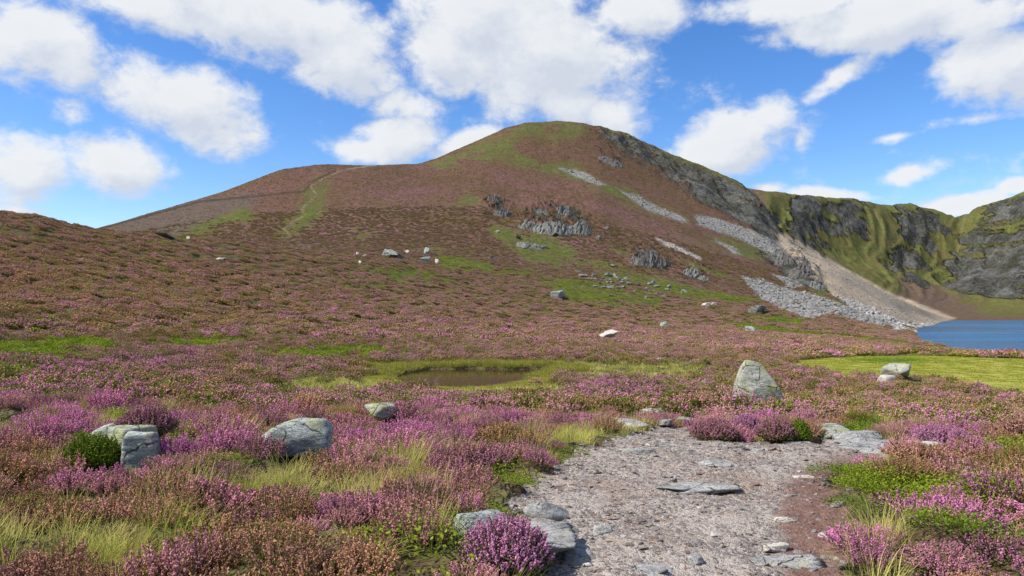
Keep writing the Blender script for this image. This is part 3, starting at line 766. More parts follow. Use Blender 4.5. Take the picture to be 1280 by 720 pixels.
def outcrop(name, label, px, py, wpx, hpx, seed, n=46, mt='hill_rock', group=None, lean=0.):
    """a jagged mass of tilted blocks grown out of the slope"""
    x, y, z = hit(px, py); s_ = y/F; W, Hh = wpx*s_/2, hpx*s_; D = W*.75
    r = np.random.default_rng(seed)
    cs = r.uniform(-1, 1, (n, 2)); ch = .45+.45*r.uniform(0, 1.0, n); tl = r.normal(size=(n, 2))*.7; tl[:, 1] += .5
    g1 = np.linspace(-1, 1, 110); X, Y = np.meshgrid(g1, g1, indexing='ij'); X = X.ravel(); Y = Y.ravel()
    wx = X+.05*fbm(X*6, Y*6, 3, seed); wy = Y+.05*fbm(X*6, Y*6, 3, seed+1)
    dd = (wx[:, None]-cs[None, :, 0])**2*1.6+(wy[:, None]-cs[None, :, 1])**2; k = dd.argmin(1); so_ = np.sort(dd, 1); ed = np.sqrt(so_[:, 1])-np.sqrt(so_[:, 0])
    rad = np.hypot(X, Y)+.25*fbm(X*1.8, Y*1.8, 3, seed+2); dome = np.clip(1-rad**2, -1, 1)
    hh = ch[k]+tl[k, 0]*(wx-cs[k, 0])+tl[k, 1]*(wy-cs[k, 1])-.35*(1-sstep(0, .06, ed))
    Z = np.where(dome > 0, np.sqrt(np.maximum(dome, 0))*hh, dome*1.2)+.05*fbm(X*14, Y*14, 3, seed+3)-.14
    xw = X*W+Z*Hh*lean; yw = Y*D; zg = full_h(x+xw, y+yw)-z
    V = np.stack([xw, yw, zg+Z*Hh*.95], 1); m_ = 110
    i_ = np.arange(m_-1)[:, None]; j_ = np.arange(m_-1)[None, :]
    q = np.stack([i_*m_+j_, (i_+1)*m_+j_, (i_+1)*m_+j_+1, i_*m_+j_+1], -1).reshape(-1, 4)
    q = q[(dome[q].max(1) > -.35)]
    u = np.unique(q); rm = np.zeros(len(X), int); rm[u] = np.arange(len(u))
    o = link(name, mesh_np(name, V[u], rm[q], [MAT[mt]], smooth=False), (x, y, z), label=label, category='crag')
    if group: o['group'] = group
for i, (px, py, w_, h_, lab) in enumerate([
  (690, 292, 50, 22, 'large jagged grey crag halfway up the hill above the green flush'),
  (722, 291, 34, 22, 'jagged right end of the large crag halfway up the hill'),
  (704, 268, 22, 13, 'small upper tier of the large crag halfway up the hill'),
  (660, 287, 26, 16, 'small crag left of the large crag halfway up the hill'),
  (628, 270, 24, 15, 'leftmost small crag on the mid slope with a brown heather cap'),
  (618, 251, 18, 11, 'little crag just above the leftmost small crag'),
  (662, 309, 34, 9, 'low whitish outcrop on the green flush below the large crag'),
  (808, 334, 44, 26, 'dark steep crag low on the right of the mid slope'),
  (828, 333, 22, 16, 'dark knob touching the right side of the dark steep crag'),
  (864, 344, 26, 14, 'small dark crag between the steep dark crag and the grey scree'),
  (880, 350, 16, 8, 'pale little outcrop beside the small dark crag'),
  (764, 203, 34, 6, 'faint dark outcrop high on the hill below the summit'),
  (982, 330, 30, 16, 'upper dark outcrop of the knoll between the grey and tan scree'),
  (1002, 345, 34, 20, 'middle dark outcrop of the knoll between the grey and tan scree'),
  (1022, 361, 22, 16, 'pale lowest outcrop of the knoll between the grey and tan scree'),
  (1000, 327, 24, 10, 'outcrop on the skyline edge of the knoll above the tan scree')]):
    outcrop('crag', lab, px, py, w_, h_, 900+i, n=int(26+w_*1.2), lean=.15, mt='dark_rock' if i in (4, 5, 7, 8, 11, 12, 13, 15) else 'hill_rock', group='crags on the hill')
field([(648,298,8,5,'small block left of the low whitish outcrop on the green flush'),(679,311,9,6,'pale block right of the low whitish outcrop on the green flush'),(622,291,7,5,'single pale rock at the left tip of the green flush'),(760,287,6,5,'small upright rock right of the large crag'),(748,299,8,6,'small dark rock below the right end of the large crag')], 'crag_rock', 'loose blocks near the middle crag', seed0=300)
rr2 = np.random.default_rng(5)
lower = [(728+rr2.normal()*2, 348+rr2.normal()*2, 8, 4)]
for k in range(46):
    t_ = rr2.uniform(); px = 730+t_*110+rr2.normal()*12; py = 346+t_*22+rr2.normal()*7
    lower.append((px, py, rr2.uniform(3.5, 9), rr2.uniform(2.5, 5)))
field([c+('small pale rock in the loose scatter on the green slope below the crags',) for c in lower], 'scattered_rock', 'loose rocks below the crags', sub=3, seed0=400, mt='hill_rock')
# ------------------------------------------------------------------ heather, sedge and bilberry: prototypes
class Acc:
    def __init__(s): s.v = []; s.f = []; s.m = []; s.r = []; s.n = 0
    def add(s, V, Fc, mi, rnd):
        V = np.asarray(V, float); Fc = np.asarray(Fc, int)
        s.v.append(V); s.f.append(Fc+s.n); s.m.append(np.full(len(Fc), mi)); s.r.append(np.full(len(V), rnd)); s.n += len(V)
    def mesh(s, name, mats):
        me = mesh_np(name, np.concatenate(s.v), np.concatenate(s.f), mats, np.concatenate(s.m), smooth=False)
        attr_f(me, 'rnd', np.concatenate(s.r)); return me
TET = np.array([(1, 1, 1), (-1, -1, 1), (-1, 1, -1), (1, -1, -1)])/1.7
TETF = np.array([(0, 1, 2), (0, 3, 1), (0, 2, 3), (1, 3, 2)])
OCT = np.array([(1, 0, 0), (-1, 0, 0), (0, 1, 0), (0, -1, 0), (0, 0, 1), (0, 0, -1)], float)
OCTF = np.array([(0, 2, 4), (2, 1, 4), (1, 3, 4), (3, 0, 4), (2, 0, 5), (1, 2, 5), (3, 1, 5), (0, 3, 5)])
def rotm(r):
    q = r.normal(size=4); q /= np.linalg.norm(q); a, b, c, d = q
    return np.array([[1-2*(c*c+d*d), 2*(b*c-a*d), 2*(b*d+a*c)], [2*(b*c+a*d), 1-2*(b*b+d*d), 2*(c*d-a*b)], [2*(b*d-a*c), 2*(c*d+a*b), 1-2*(b*b+c*c)]])
def dome_tips(r, n, R, H):
    t = r.uniform(0, 2*math.pi, n); q = np.sqrt(r.uniform(0, 1, n))*R
    x, y = q*np.cos(t), q*np.sin(t)
    z = H*np.sqrt(np.maximum(0, 1-(q/R)**2*.85))*r.uniform(.72, 1.12, n)
    return x, y, z
def heather_near(name, seed, mats, nsp=95, R=.24, H=.27, flo=.62, fs=1.0):
    r = np.random.default_rng(seed); a = Acc()
    X, Y, Z = dome_tips(r, nsp, R, H)
    for x, y, z in zip(X, Y, Z):
        b = np.array([x*.35+r.normal()*.02, y*.35+r.normal()*.02, -.04]); tip = np.array([x, y, z])
        ctrl = np.array([x*.75, y*.75, z*.45])
        def P(t): return (1-t)**2*b+2*t*(1-t)*ctrl+t*t*tip
        # stem: thin strip
        ps = [P(t) for t in (0, .5, 1)]
        w = np.array([r.normal(), r.normal(), 0]); w = w/np.linalg.norm(w)*.0022
        for p0, p1 in zip(ps[:-1], ps[1:]): a.add([p0-w, p0+w, p1+w*.7, p1-w*.7], [(0, 1, 2), (0, 2, 3)], 2, r.uniform())
        L = np.linalg.norm(tip-b); f0 = max(.32, 1-r.uniform(.09, .14)/L)
        blooming = r.uniform() < flo+.25
        nf = 18 if blooming else 6; br = r.uniform()
        for k in range(nf):
            t = f0+(1-f0)*(k+r.uniform())/nf; an = r.uniform(0, 6.28); rad = .0095*(1.15-.7*(t-f0)/(1-f0))
            c = P(t)+np.array([math.cos(an)*rad, math.sin(an)*rad, r.normal()*.002])
            s = r.uniform(.005, .0088)*fs
            a.add(c+(TET@rotm(r))*s, TETF, 0, np.clip(br*.6+r.uniform()*.4, 0, 1))
        nl = 16 if blooming else 26
        for k in range(nl):
            t = r.uniform(.25, f0+.03) if blooming else r.uniform(.3, 1.0)
            c = P(t); d = r.normal(size=3); d /= np.linalg.norm(d); e = r.normal(size=3); e /= np.linalg.norm(e)
            d = d*.5+(tip-b)/L*.6
            s = r.uniform(.010, .018)
            a.add([c, c+d*s+e*.004, c+d*s-e*.004], [(0, 1, 2)], 1, r.uniform())
    return a.mesh(name, mats)
def heather_mid(name, seed, mats, n=110, R=.30, H=.27, sz=.012, flo=.62):
    r = np.random.default_rng(seed); a = Acc()
    X, Y, Z = dome_tips(r, n, R, H)
    for x, y, z in zip(X, Y, Z):
        c = np.array([x, y, z]); d = np.array([x*1.2, y*1.2, .8*R]); d /= np.linalg.norm(d)
        s = sz*r.uniform(.7, 1.4); M = rotm(r)
        for q in range(2):
            cc = c+d*(q*s*1.8)+r.normal(size=3)*s*.5
            V = (OCT*np.array([s, s, s*1.5]))@M.T+cc
            a.add(V, OCTF, 0 if r.uniform() < flo+.2*q else 1, r.uniform())
        for q in range(2):
            e = r.normal(size=3)*s*1.6; g = r.normal(size=3)*s*1.1
            cc = c-d*s*r.uniform(1.5, 6)
            a.add([cc, cc+e, cc+g], [(0, 1, 2)], 1, r.uniform())
    # dark leafy body beneath the tips
    for k in range(60):
        q = math.sqrt(r.uniform())*R; t = r.uniform(0, 6.28); zz = r.uniform(.1, .75)*H
        c = np.array([q*math.cos(t), q*math.sin(t), zz*math.sqrt(max(0, 1-(q/R)**2*.8))]); e = r.normal(size=3)*.03; g = r.normal(size=3)*.03
        a.add([c, c+e, c+g], [(0, 1, 2)], 1, r.uniform()*.5)
    return a.mesh(name, mats)
def tuft(name, seed, mats, n=60, R=.10, H=.24, w=.0028, lean=.5, mi=0, cseg=3):
    r = np.random.default_rng(seed); a = Acc()
    for k in range(n):
        t = r.uniform(0, 6.28); q = math.sqrt(r.uniform())*R; b = np.array([q*math.cos(t), q*math.sin(t), -.02])
        h = H*r.uniform(.5, 1.15); ld = np.array([math.cos(t)+r.normal()*.6, math.sin(t)+r.normal()*.6, 0])*lean*h*r.uniform(.3, 1.2)
        sd = np.array([-ld[1], ld[0], 0]); sd = sd/(np.linalg.norm(sd)+1e-6)*w
        V = []; 
        for j in range(cseg+1):
            u = j/cseg; c = b+np.array([0, 0, h])*(u-.25*u*u*lean)+ld*u*u; ww = 1-u*.9
            V += [c-sd*ww, c+sd*ww]
        Fq = []
        for j in range(cseg): Fq += [(2*j, 2*j+1, 2*j+3), (2*j, 2*j+3, 2*j+2)]
        a.add(V, Fq, mi, r.uniform())
    return a.mesh(name, mats)
def leafy(name, seed, mats, n=620, R=.30, H=.20, s=.011, mi=0):
    r = np.random.default_rng(seed); a = Acc()
    X, Y, Z = dome_tips(r, n, R, H)
    for x, y, z in zip(X, Y, Z):
        z *= r.uniform(.45, 1.0); c = np.array([x, y, z]); u = r.normal(size=3); u[2] = abs(u[2])*.6; u /= np.linalg.norm(u)
        v = np.cross(u, r.normal(size=3)); v /= np.linalg.norm(v); q = s*r.uniform(.6, 1.4)
        a.add([c-u*q, c+v*q*.5, c+u*q, c-v*q*.5], [(0, 1, 2), (0, 2, 3)], mi, r.uniform())
    for k in range(14):
        x, y = r.normal(size=2)*R*.4; w = np.array([.002, 0, 0]); b = np.array([x*.3, y*.3, -.03]); tp = np.array([x, y, H*.8])
        a.add([b-w, b+w, tp], [(0, 1, 2)], 1, .2)
    return a.mesh(name, mats)

def protos(cname, meshes):
    c = bpy.data.collections.new(cname)
    for i, me in enumerate(meshes):
        o = bpy.data.objects.new('%s_sprig_%02d' % (cname, i), me); c.objects.link(o)
    return c
HM = [MAT['flower'], MAT['foliage'], MAT['stem']]
heather_c = protos('heather', [heather_near('hn%d' % i, 100+i, HM, flo=(.65, .5, .3, .6, .1)[i], R=(.27, .24, .30, .23, .26)[i], H=(.17, .19, .15, .21, .16)[i]) for i in range(5)]
   + [heather_mid('hm%d' % i, 120+i, HM, flo=(.55, .4, .5, .2)[i]) for i in range(4)]
   + [heather_mid('hf%d' % i, 140+i, HM, n=130, R=.75, H=.42, sz=.036, flo=(.5, .38, .25, .42)[i]) for i in range(4)])
grass_c = protos('sedge', [tuft('gn%d' % i, 160+i, [MAT['blade']], n=(120, 110, 80)[i], H=(.24, .17, .30)[i], lean=(.7, 1.0, .5)[i], R=.17) for i in range(3)]
   + [tuft('gm%d' % i, 170+i, [MAT['blade']], n=45, R=.3, H=.2, w=.011, lean=.5, cseg=2) for i in range(2)])
leaf_c = protos('bilberry', [leafy('bn%d' % i, 180+i, [MAT['foliage'], MAT['stem']]) for i in range(3)]
   + [leafy('bm%d' % i, 190+i, [MAT['foliage'], MAT['stem']], n=140, R=.34, H=.25, s=.03) for i in range(2)])

def scatter(name, coll, P, rot, scl, var, tint, leaf=None, **props):
    me = bpy.data.meshes.new(name); me.vertices.add(len(P)); me.vertices.foreach_set('co', np.asarray(P, np.float32).ravel())
    a = me.attributes.new('rot', 'FLOAT_VECTOR', 'POINT'); a.data.foreach_set('vector', np.asarray(rot, np.float32).ravel())
    a = me.attributes.new('scl', 'FLOAT_VECTOR', 'POINT'); a.data.foreach_set('vector', np.asarray(scl, np.float32).ravel())
    a = me.attributes.new('var', 'INT', 'POINT'); a.data.foreach_set('value', np.asarray(var, np.int32))
    attr_col(me, 'tint', np.concatenate([tint, np.ones((len(P), 1))], 1))
    if leaf is not None: attr_col(me, 'leaf', np.concatenate([leaf, np.ones((len(P), 1))], 1))
    o = link(name, me, kind='stuff', **props)
    ng = bpy.data.node_groups.new(name, 'GeometryNodeTree')
    ng.interface.new_socket('Geometry', in_out='INPUT', socket_type='NodeSocketGeometry'); ng.interface.new_socket('Geometry', in_out='OUTPUT', socket_type='NodeSocketGeometry')
    N = ng.nodes; L = ng.links
    i = N.new('NodeGroupInput'); out = N.new('NodeGroupOutput'); ip = N.new('GeometryNodeInstanceOnPoints')
    ci = N.new('GeometryNodeCollectionInfo'); ci.inputs[0].default_value = coll; ci.inputs['Separate Children'].default_value = True; ci.inputs['Reset Children'].default_value = True
    def na(nm, ty):
        n = N.new('GeometryNodeInputNamedAttribute'); n.data_type = ty; n.inputs[0].default_value = nm; return n.outputs[0]
    L.new(i.outputs[0], ip.inputs['Points']); L.new(ci.outputs[0], ip.inputs['Instance']); ip.inputs['Pick Instance'].default_value = True
    L.new(na('var', 'INT'), ip.inputs['Instance Index']); L.new(na('rot', 'FLOAT_VECTOR'), ip.inputs['Rotation']); L.new(na('scl', 'FLOAT_VECTOR'), ip.inputs['Scale'])
    L.new(ip.outputs[0], out.inputs[0])
    md = o.modifiers.new('scatter', 'NODES'); md.node_group = ng
    return o
def frames(x, y, z, tiltk=1.0, e=.4):
    r = np.maximum(np.hypot(x, y)*.01, e)
    gx = (full_h(x+r, y)-z)/r*tiltk; gy = (full_h(x, y+r)-z)/r*tiltk
    gx = np.clip(gx, -1.2, 1.2); gy = np.clip(gy, -1.2, 1.2)
    n = np.stack([-gx, -gy, np.ones_like(gx)], 1); n /= np.linalg.norm(n, axis=1)[:, None]
    t = rng.uniform(0, 2*math.pi, len(x)); a = np.stack([np.cos(t), np.sin(t), 0*t], 1)
    a -= n*(a*n).sum(1)[:, None]; a /= np.linalg.norm(a, axis=1)[:, None]; b = np.cross(n, a)
    return np.stack([np.arctan2(b[:, 2], n[:, 2]), -np.arcsin(np.clip(a[:, 2], -1, 1)), np.arctan2(a[:, 1], a[:, 0])], 1)
def wedge(r0, r1, dens, half=44):
    A = R_(half)*(r1*r1-r0*r0); n = int(A*dens)
    az = rng.uniform(-R_(half), R_(half), n); r = np.sqrt(rng.uniform(r0*r0, r1*r1, n))
    return r*np.sin(az), r*np.cos(az)
# patches of grass, bilberry and bright bloom on the moor near the path (px, py, half width, half height, weight)
GRASS = [(770,463,110,9,1.2),(400,486,90,8,1.),(640,488,80,6,1.),(50,690,110,26,1),(60,632,70,10,1),(335,602,55,16,.9),(250,668,70,16,.7),(400,622,55,16,.9),(370,585,40,10,.5),(722,548,34,10,.9),(430,484,90,9,1),(590,491,90,8,1),(560,560,40,12,.4),(480,575,60,14,.5),(130,705,80,20,.9),(330,650,40,14,.6),(1255,530,40,14,.3),(780,540,30,8,.8),(860,500,24,8,.6),(300,610,50,16,.6),(215,610,40,10,.5),(30,600,30,8,.3),(470,690,50,20,.35),(1290,660,40,30,.2),(700,640,20,12,.3),(560,705,30,14,.5)]
BILB = [(655,600,48,20,1),(600,650,60,12,.9),(118,560,36,18,1),(1096,612,70,24,1),(1180,622,60,16,.7),(35,440,70,12,1),(95,432,50,9,1.1),(20,470,40,6,.8),(250,430,50,7,.8),(180,380,60,8,.6),(330,380,50,6,.5),(395,443,70,7,.9),(445,440,40,6,.8),(480,412,26,5,.7),(560,392,30,6,.6),(1075,538,20,10,.9),(1250,566,40,9,.8),(1040,640,14,30,.9),(560,620,40,12,.4),(720,655,10,6,.5),(505,515,40,8,.4),(455,560,30,8,.4),(1140,500,30,8,.4),(860,575,0.1,.1,0),(1110,640,60,16,.6),(30,680,20,10,.4),(500,700,50,14,.6),(160,524,36,9,.9),(210,550,26,14,.8),(700,560,26,10,.6)]
BRIGHT = [(50,470,70,10,.9),(70,530,60,14,1),(545,540,50,13,1.2),(300,640,80,20,.8),(770,492,60,11,1.1),(1180,548,60,10,1.1),(1075,584,26,9,1.1),(620,690,60,30,1),(110,598,70,18,.7),(235,565,60,12,.9),(1180,665,70,20,1),(500,560,60,16,.6),(350,460,50,6,.7),(200,455,50,8,.9),(430,640,60,14,.7),(1205,610,40,10,.5),(690,485,30,8,.7),(580,600,60,14,.5),(90,690,40,14,.5),(40,500,60,8,.6),(800,505,30,8,1.1),(1040,545,.1,.1,0),(940,520,30,8,.8),(1240,495,40,8,.5)]
def blobs(px, py, L):
    m = np.zeros(px.shape)
    for cx, cy, a, b, w in L: m = np.maximum(m, w*np.exp(-(((px-cx)/a)**2+((py-cy)/b)**2)*.9))
    return m
HX = []
def lerp3(a, b, t): return np.array(a)[None]*(1-t[:, None])+np.array(b)[None]*t[:, None]
def scatter_plants():
    bands = [(2.6, 9, 17, 0), (9, 16, 12, 0), (16, 34, 6.5, 1), (34, 62, 4.0, 1), (62, 130, 1.1, 2), (130, 260, .55, 2), (260, 420, .30, 2), (420, 800, .34, 3)]
    H = []; G = []; B = []
    for r0, r1, dens, lod in bands:
        x, y = wedge(r0, r1, dens, 43 if r0 > 10 else 50)
        z = full_h(x, y)
        M = masks(x, y, z); px, py = M['px'], M['py']; r = np.hypot(x, y)
        keep = (m_path(x, y) < .25) & (z > .15) & (M['bog'] < .45) & (M['st'] < -.45)
        keep &= (M['px'] < 1010) & (r0 > 400)*(rng.uniform(size=len(x)) > .5*M['green']) | (r0 < 400)
        keep &= rng.uniform(size=len(x)) > np.clip(M['grey']*1.2+M['tan']*1.2+M['shore']+M['rock']*.8+M['burn']*.6+M['track'], 0, 1)
        for (bx_, by_, br_) in BARE: keep &= np.hypot(x-bx_, y-by_) > br_
        n1 = fbm(x*.9, y*.9, 3, 301); n2 = fbm(x*.25, y*.25, 4, 302); n3 = fbm(x*.06, y*.06, 3, 303)
        ppy = py-6*np.minimum(1, 12/r)
        gm = blobs(px, ppy, GRASS)*1.1+.66*(n1+n2*.7)+.05*(r < 14)+.07*((px < 520) & (py > 570))
        bm_ = blobs(px, ppy, BILB)+.62*(fbm(x*1.3, y*1.3, 3, 305)+.6*n3)+.06
        # path edges grow short grass and bilberry
        edge = np.exp(-np.maximum(-poly_sd(x, y, PATH_W), 0)/.35)*(r < 20)
        gm = gm+edge*.12; bm_ = bm_+edge*.16
        if lod >= 2:
            gm = gm*0; bm_ = M['green']*.75+.5*fbm(x*.3, y*.3, 3, 306)+.35*n2+.10
        u = rng.uniform(size=len(x))
        kg = keep & (gm > .36+.4*(u-.5)); kb = keep & ~kg & (bm_ > .36+.35*(u-.5)); kh = keep & ~kg & ~kb
        # heather colour
        t = np.clip(.42+.75*n2+.5*n1+.65*blobs(px, ppy, BRIGHT)+.15*rng.normal(size=len(x)), 0, 1.25)
        leftslope = sstep(420, 120, px)*sstep(55, 90, r) if False else np.clip((520-px)/400, 0, 1)*sstep(50, 80, r)
        t = t-.22*leftslope-.25*sstep(250, 420, r)
        rightside = np.clip((px-900)/150, 0, 1)
        t = t-.05*rightside
        t = np.clip(t, 0, 1.2)
        rust = lerp3((.42, .26, .115), (.56, .30, .22), np.clip(n1+.5, 0, 1))
        pink = lerp3((.58, .27, .34), (.70, .25, .51), np.clip((t-.55)*1.8, 0, 1))
        tint = rust*(1-sstep(.18, .52, t))[:, None]+pink*sstep(.18, .52, t)[:, None]
        mixr = (rng.uniform(size=len(x)) < .25)[:, None]; tint = np.where(mixr, .5*tint+.5*rng.permutation(tint), tint)
        tint = tint*(.75+.5*rng.uniform(size=len(x)))[:, None]
        lf = lerp3((.15, .145, .035), (.26, .30, .045), np.clip(n2+.5+.3*rng.normal(size=len(x)), 0, 1))
        lf = lf*(1-.45*leftslope[:, None])+.45*leftslope[:, None]*np.array((.40, .29, .11))
        if lod == 0:
            var = rng.integers(0, 5, len(x)); s = np.clip(np.exp(rng.normal(size=len(x))*.24)*(1+.35*n1), .5, 1.7)
        elif lod == 1:
            var = rng.integers(5, 9, len(x)); s = rng.uniform(.8, 1.5, len(x))*(1+.3*n1)
        else:
            var = rng.integers(9, 13, len(x)); s = rng.uniform(.6, 1.35, len(x))*(1+.35*n1)*(1, 1.0, .8)[0 if r0 < 250 else lod-1]
        edge_s = np.where(edge > .4, .75, 1.0)
        s = s*edge_s
        zs = s*rng.uniform(.8, 1.25, len(x))
        if lod >= 2: zs *= .8
        if lod == 3: zs *= .4
        rot = frames(x, y, z, .7 if lod < 2 else .95)
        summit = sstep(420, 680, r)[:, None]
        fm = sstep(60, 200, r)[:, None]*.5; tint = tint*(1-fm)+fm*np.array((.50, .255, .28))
        tint = tint*(.93-.38*sstep(120, 400, r)[:, None]); lf_k = (1-.15*sstep(150, 330, r))[:, None]  # cloud shade over the hill put into the plant colours, darker with distance
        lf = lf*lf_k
        tint = tint*(1-.7*summit)+(.7*summit)*np.array((.24, .13, .105))*(.8+.4*rng.uniform(size=len(x)))[:, None]  # olive brown summit heather, with cloud shade painted into its tint
        def pack(k, extra): return [np.stack([x, y, z], 1)[k], rot[k], np.stack([s, s, zs], 1)[k]]+[e[k] for e in extra]
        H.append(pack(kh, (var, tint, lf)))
        # grass
        gt = lerp3((.34, .36, .06), (.55, .49, .17), np.clip(.5+n1+.3*rng.normal(size=len(x)), 0, 1))*(.75+.5*rng.uniform(size=len(x)))[:, None]
        gs = rng.uniform(.7, 1.25, len(x))
        kk = kg
        if lod < 2:
            gv = rng.integers(0, 3, len(x)) if lod == 0 else rng.integers(3, 5, len(x))
            sc3 = np.stack([gs, gs, gs*1.0], 1)
            G.append([np.stack([x, y, z], 1)[kk], rot[kk], sc3[kk], gv[kk], gt[kk]])
            # a few grass blades among the heather
            k2 = kh & (rng.uniform(size=len(x)) < .16+.5*np.clip(gm, 0, 1)) & (r < 20)
            G.append([np.stack([x, y, z], 1)[k2], rot[k2], sc3[k2]*[1, 1, 1.25], gv[k2], gt[k2]])
        bl = lerp3((.11, .18, .018), (.27, .31, .035), np.clip(.5+n1+.35*rng.normal(size=len(x)), 0, 1))
        bv = rng.integers(0, 3, len(x)) if lod == 0 else rng.integers(3, 5, len(x))
        bs = s*(1.0 if lod < 2 else 2.2)
        B.append([np.stack([x, y, z], 1)[kb], rot[kb], np.stack([bs, bs, bs*(.9 if lod < 2 else .5)], 1)[kb], bv[kb], bl[kb]])
    # sedge round the pool and on the bog
    for (x, y) in [wedge(24, 44, 34, 24)]:
        z = full_h(x, y); st = sd_tarn(x, y); n = fbm(x*.6, y*.6, 3, 310)
        k = (st > -1.7+2.6*n) & (st < -.12); x, y, z = x[k], y[k], z[k]
        gs = rng.uniform(.6, 1.15, len(x)); v = rng.integers(3, 5, len(x))
        gt = lerp3((.25, .26, .05), (.38, .34, .08), rng.uniform(size=len(x)))
        G.append([np.stack([x, y, z], 1), frames(x, y, z, .5), np.stack([gs, gs, gs*(.40+1.1*sstep(33, 37, y))], 1), v, gt])
    x, y = wedge(28, 85, 5, 42); k = m_bog(x, y) > .3; x, y = x[k], y[k]; z = full_h(x, y)
    gs = rng.uniform(.8, 1.5, len(x)); v = rng.integers(3, 5, len(x)); n = fbm(x*.12, y*.12, 3, 311)
    gt = lerp3((.27, .30, .045), (.38, .37, .065), np.clip(.5+n, 0, 1))
    px, py = project(x, y, z); deep = np.exp(-(((px-1115)/45)**2+((py-451)/3.2)**2))
    gt = gt*(1-deep[:, None])+deep[:, None]*np.array((.13, .25, .03))
    G.append([np.stack([x, y, z], 1), frames(x, y, z, .5), np.stack([gs, gs, gs*(.3+.6*deep)], 1), v, gt])
    cat = lambda L: [np.concatenate([l[i] for l in L]) for i in range(len(L[0]))]
    h = cat(H); g = cat(G); b = cat(B)
    print('plants', len(h[0]), len(g[0]), len(b[0]))
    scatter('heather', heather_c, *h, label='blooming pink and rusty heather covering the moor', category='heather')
    scatter('grass', grass_c, *g, label='yellow green moor grass and sedge between the heather', category='grass')
    z3 = np.zeros((len(b[0]), 3))
    scatter('bilberry', leaf_c, b[0], b[1], b[2], b[3], z3+.2, b[4], label='bright green bilberry leaves among the heather', category='ground cover')
# bare spots kept round the rocks: (x, y, radius)
BARE = []
for o in list(scene.objects):
    if o.type == 'MESH' and o.get('category') in ('rock', 'boulder', 'stone'):
        d = max(v.co.xy.length for v in list(o.data.vertices)[::7]) if len(o.data.vertices) else 0
        if o.location.y < 40: BARE.append((o.location.x, o.location.y-.1*d, d*.85)); BARE.append((o.location.x, o.location.y-d*.8, d*.6))

# ------------------------------------------------------------------ single heather bushes
def bush(px, py, w, h, label, seed, fl='bush_flower', fo='bush_foliage', leafy_=False, flo=.7, at=None):
    x, y, z = at if at else hit(px, py)
    root = bpy.data.objects.new('heather_bush', None); COL.objects.link(root); root.location = (x, y, z)
    root['label'] = label; root['category'] = 'heather bush'; root['group'] = 'single heather bushes by the rocks and path'
    a = heather_near('sprigs', seed, [MAT[fl], MAT[fo], MAT['stem']], nsp=int(520*min(1.6, (w/.6)**1.3)), R=w/2, H=h, flo=flo, fs=1.15)
    o = link('sprigs', a, parent=root)
    lv = leafy('leaves', seed+1, [MAT[fo], MAT['stem']], n=2600, R=w/2*.96, H=h*.88, s=.012)
    link('leaves', lv, parent=root)
    BARE.append((x, y, w*.36))
    return root
bush(893, 551, .74, .32, 'dark heather bush nearest the left at the far edge of the path', 501, 'bush_flower_dull')
bush(934, 548, .66, .36, 'purple flowering heather bush right in front of the tall boulder', 502)
bush(972, 551, .60, .32, 'dark rounded heather bush between the purple one and the green tuft', 503, 'bush_flower_dull', flo=.3)
bush(1000, 551, .32, .30, 'narrow bright green bush at the right end of the bushes by the tall boulder', 504, 'bush_green', 'bush_green', flo=.1)
bush(632, 716, .62, .34, 'vivid purple heather bush at the bottom edge in front of the grey slab', 505)
bush(0, 0, .7, .34, 'heather bush crowning the left rock group', 506, 'bush_flower_dull', at=(bx-.25, by+.62, bz+.20))
bush(0, 0, .62, .34, 'green mossy bush spilling over the front of the left rock group', 507, 'bush_green', 'bush_green', flo=.2, at=(bx-.45, by-.10, bz+.0))
bush(1178, 562, .9, .3, 'low mound of light purple heather near the right edge beyond the path', 508)
tb = bpy.data.objects['tall_boulder']; BARE.append((tb.location.x, tb.location.y-1.0, .7)); BARE.append((tb.location.x+.3, tb.location.y-1.8, .6))
for nm, dy, rr_ in (('boulder', .75, .42), ('split_boulder', .6, .3), ('bog_boulder', 1.3, .8)):
    o_ = bpy.data.objects[nm]; BARE.append((o_.location.x, o_.location.y-dy, rr_))
scatter_plants()

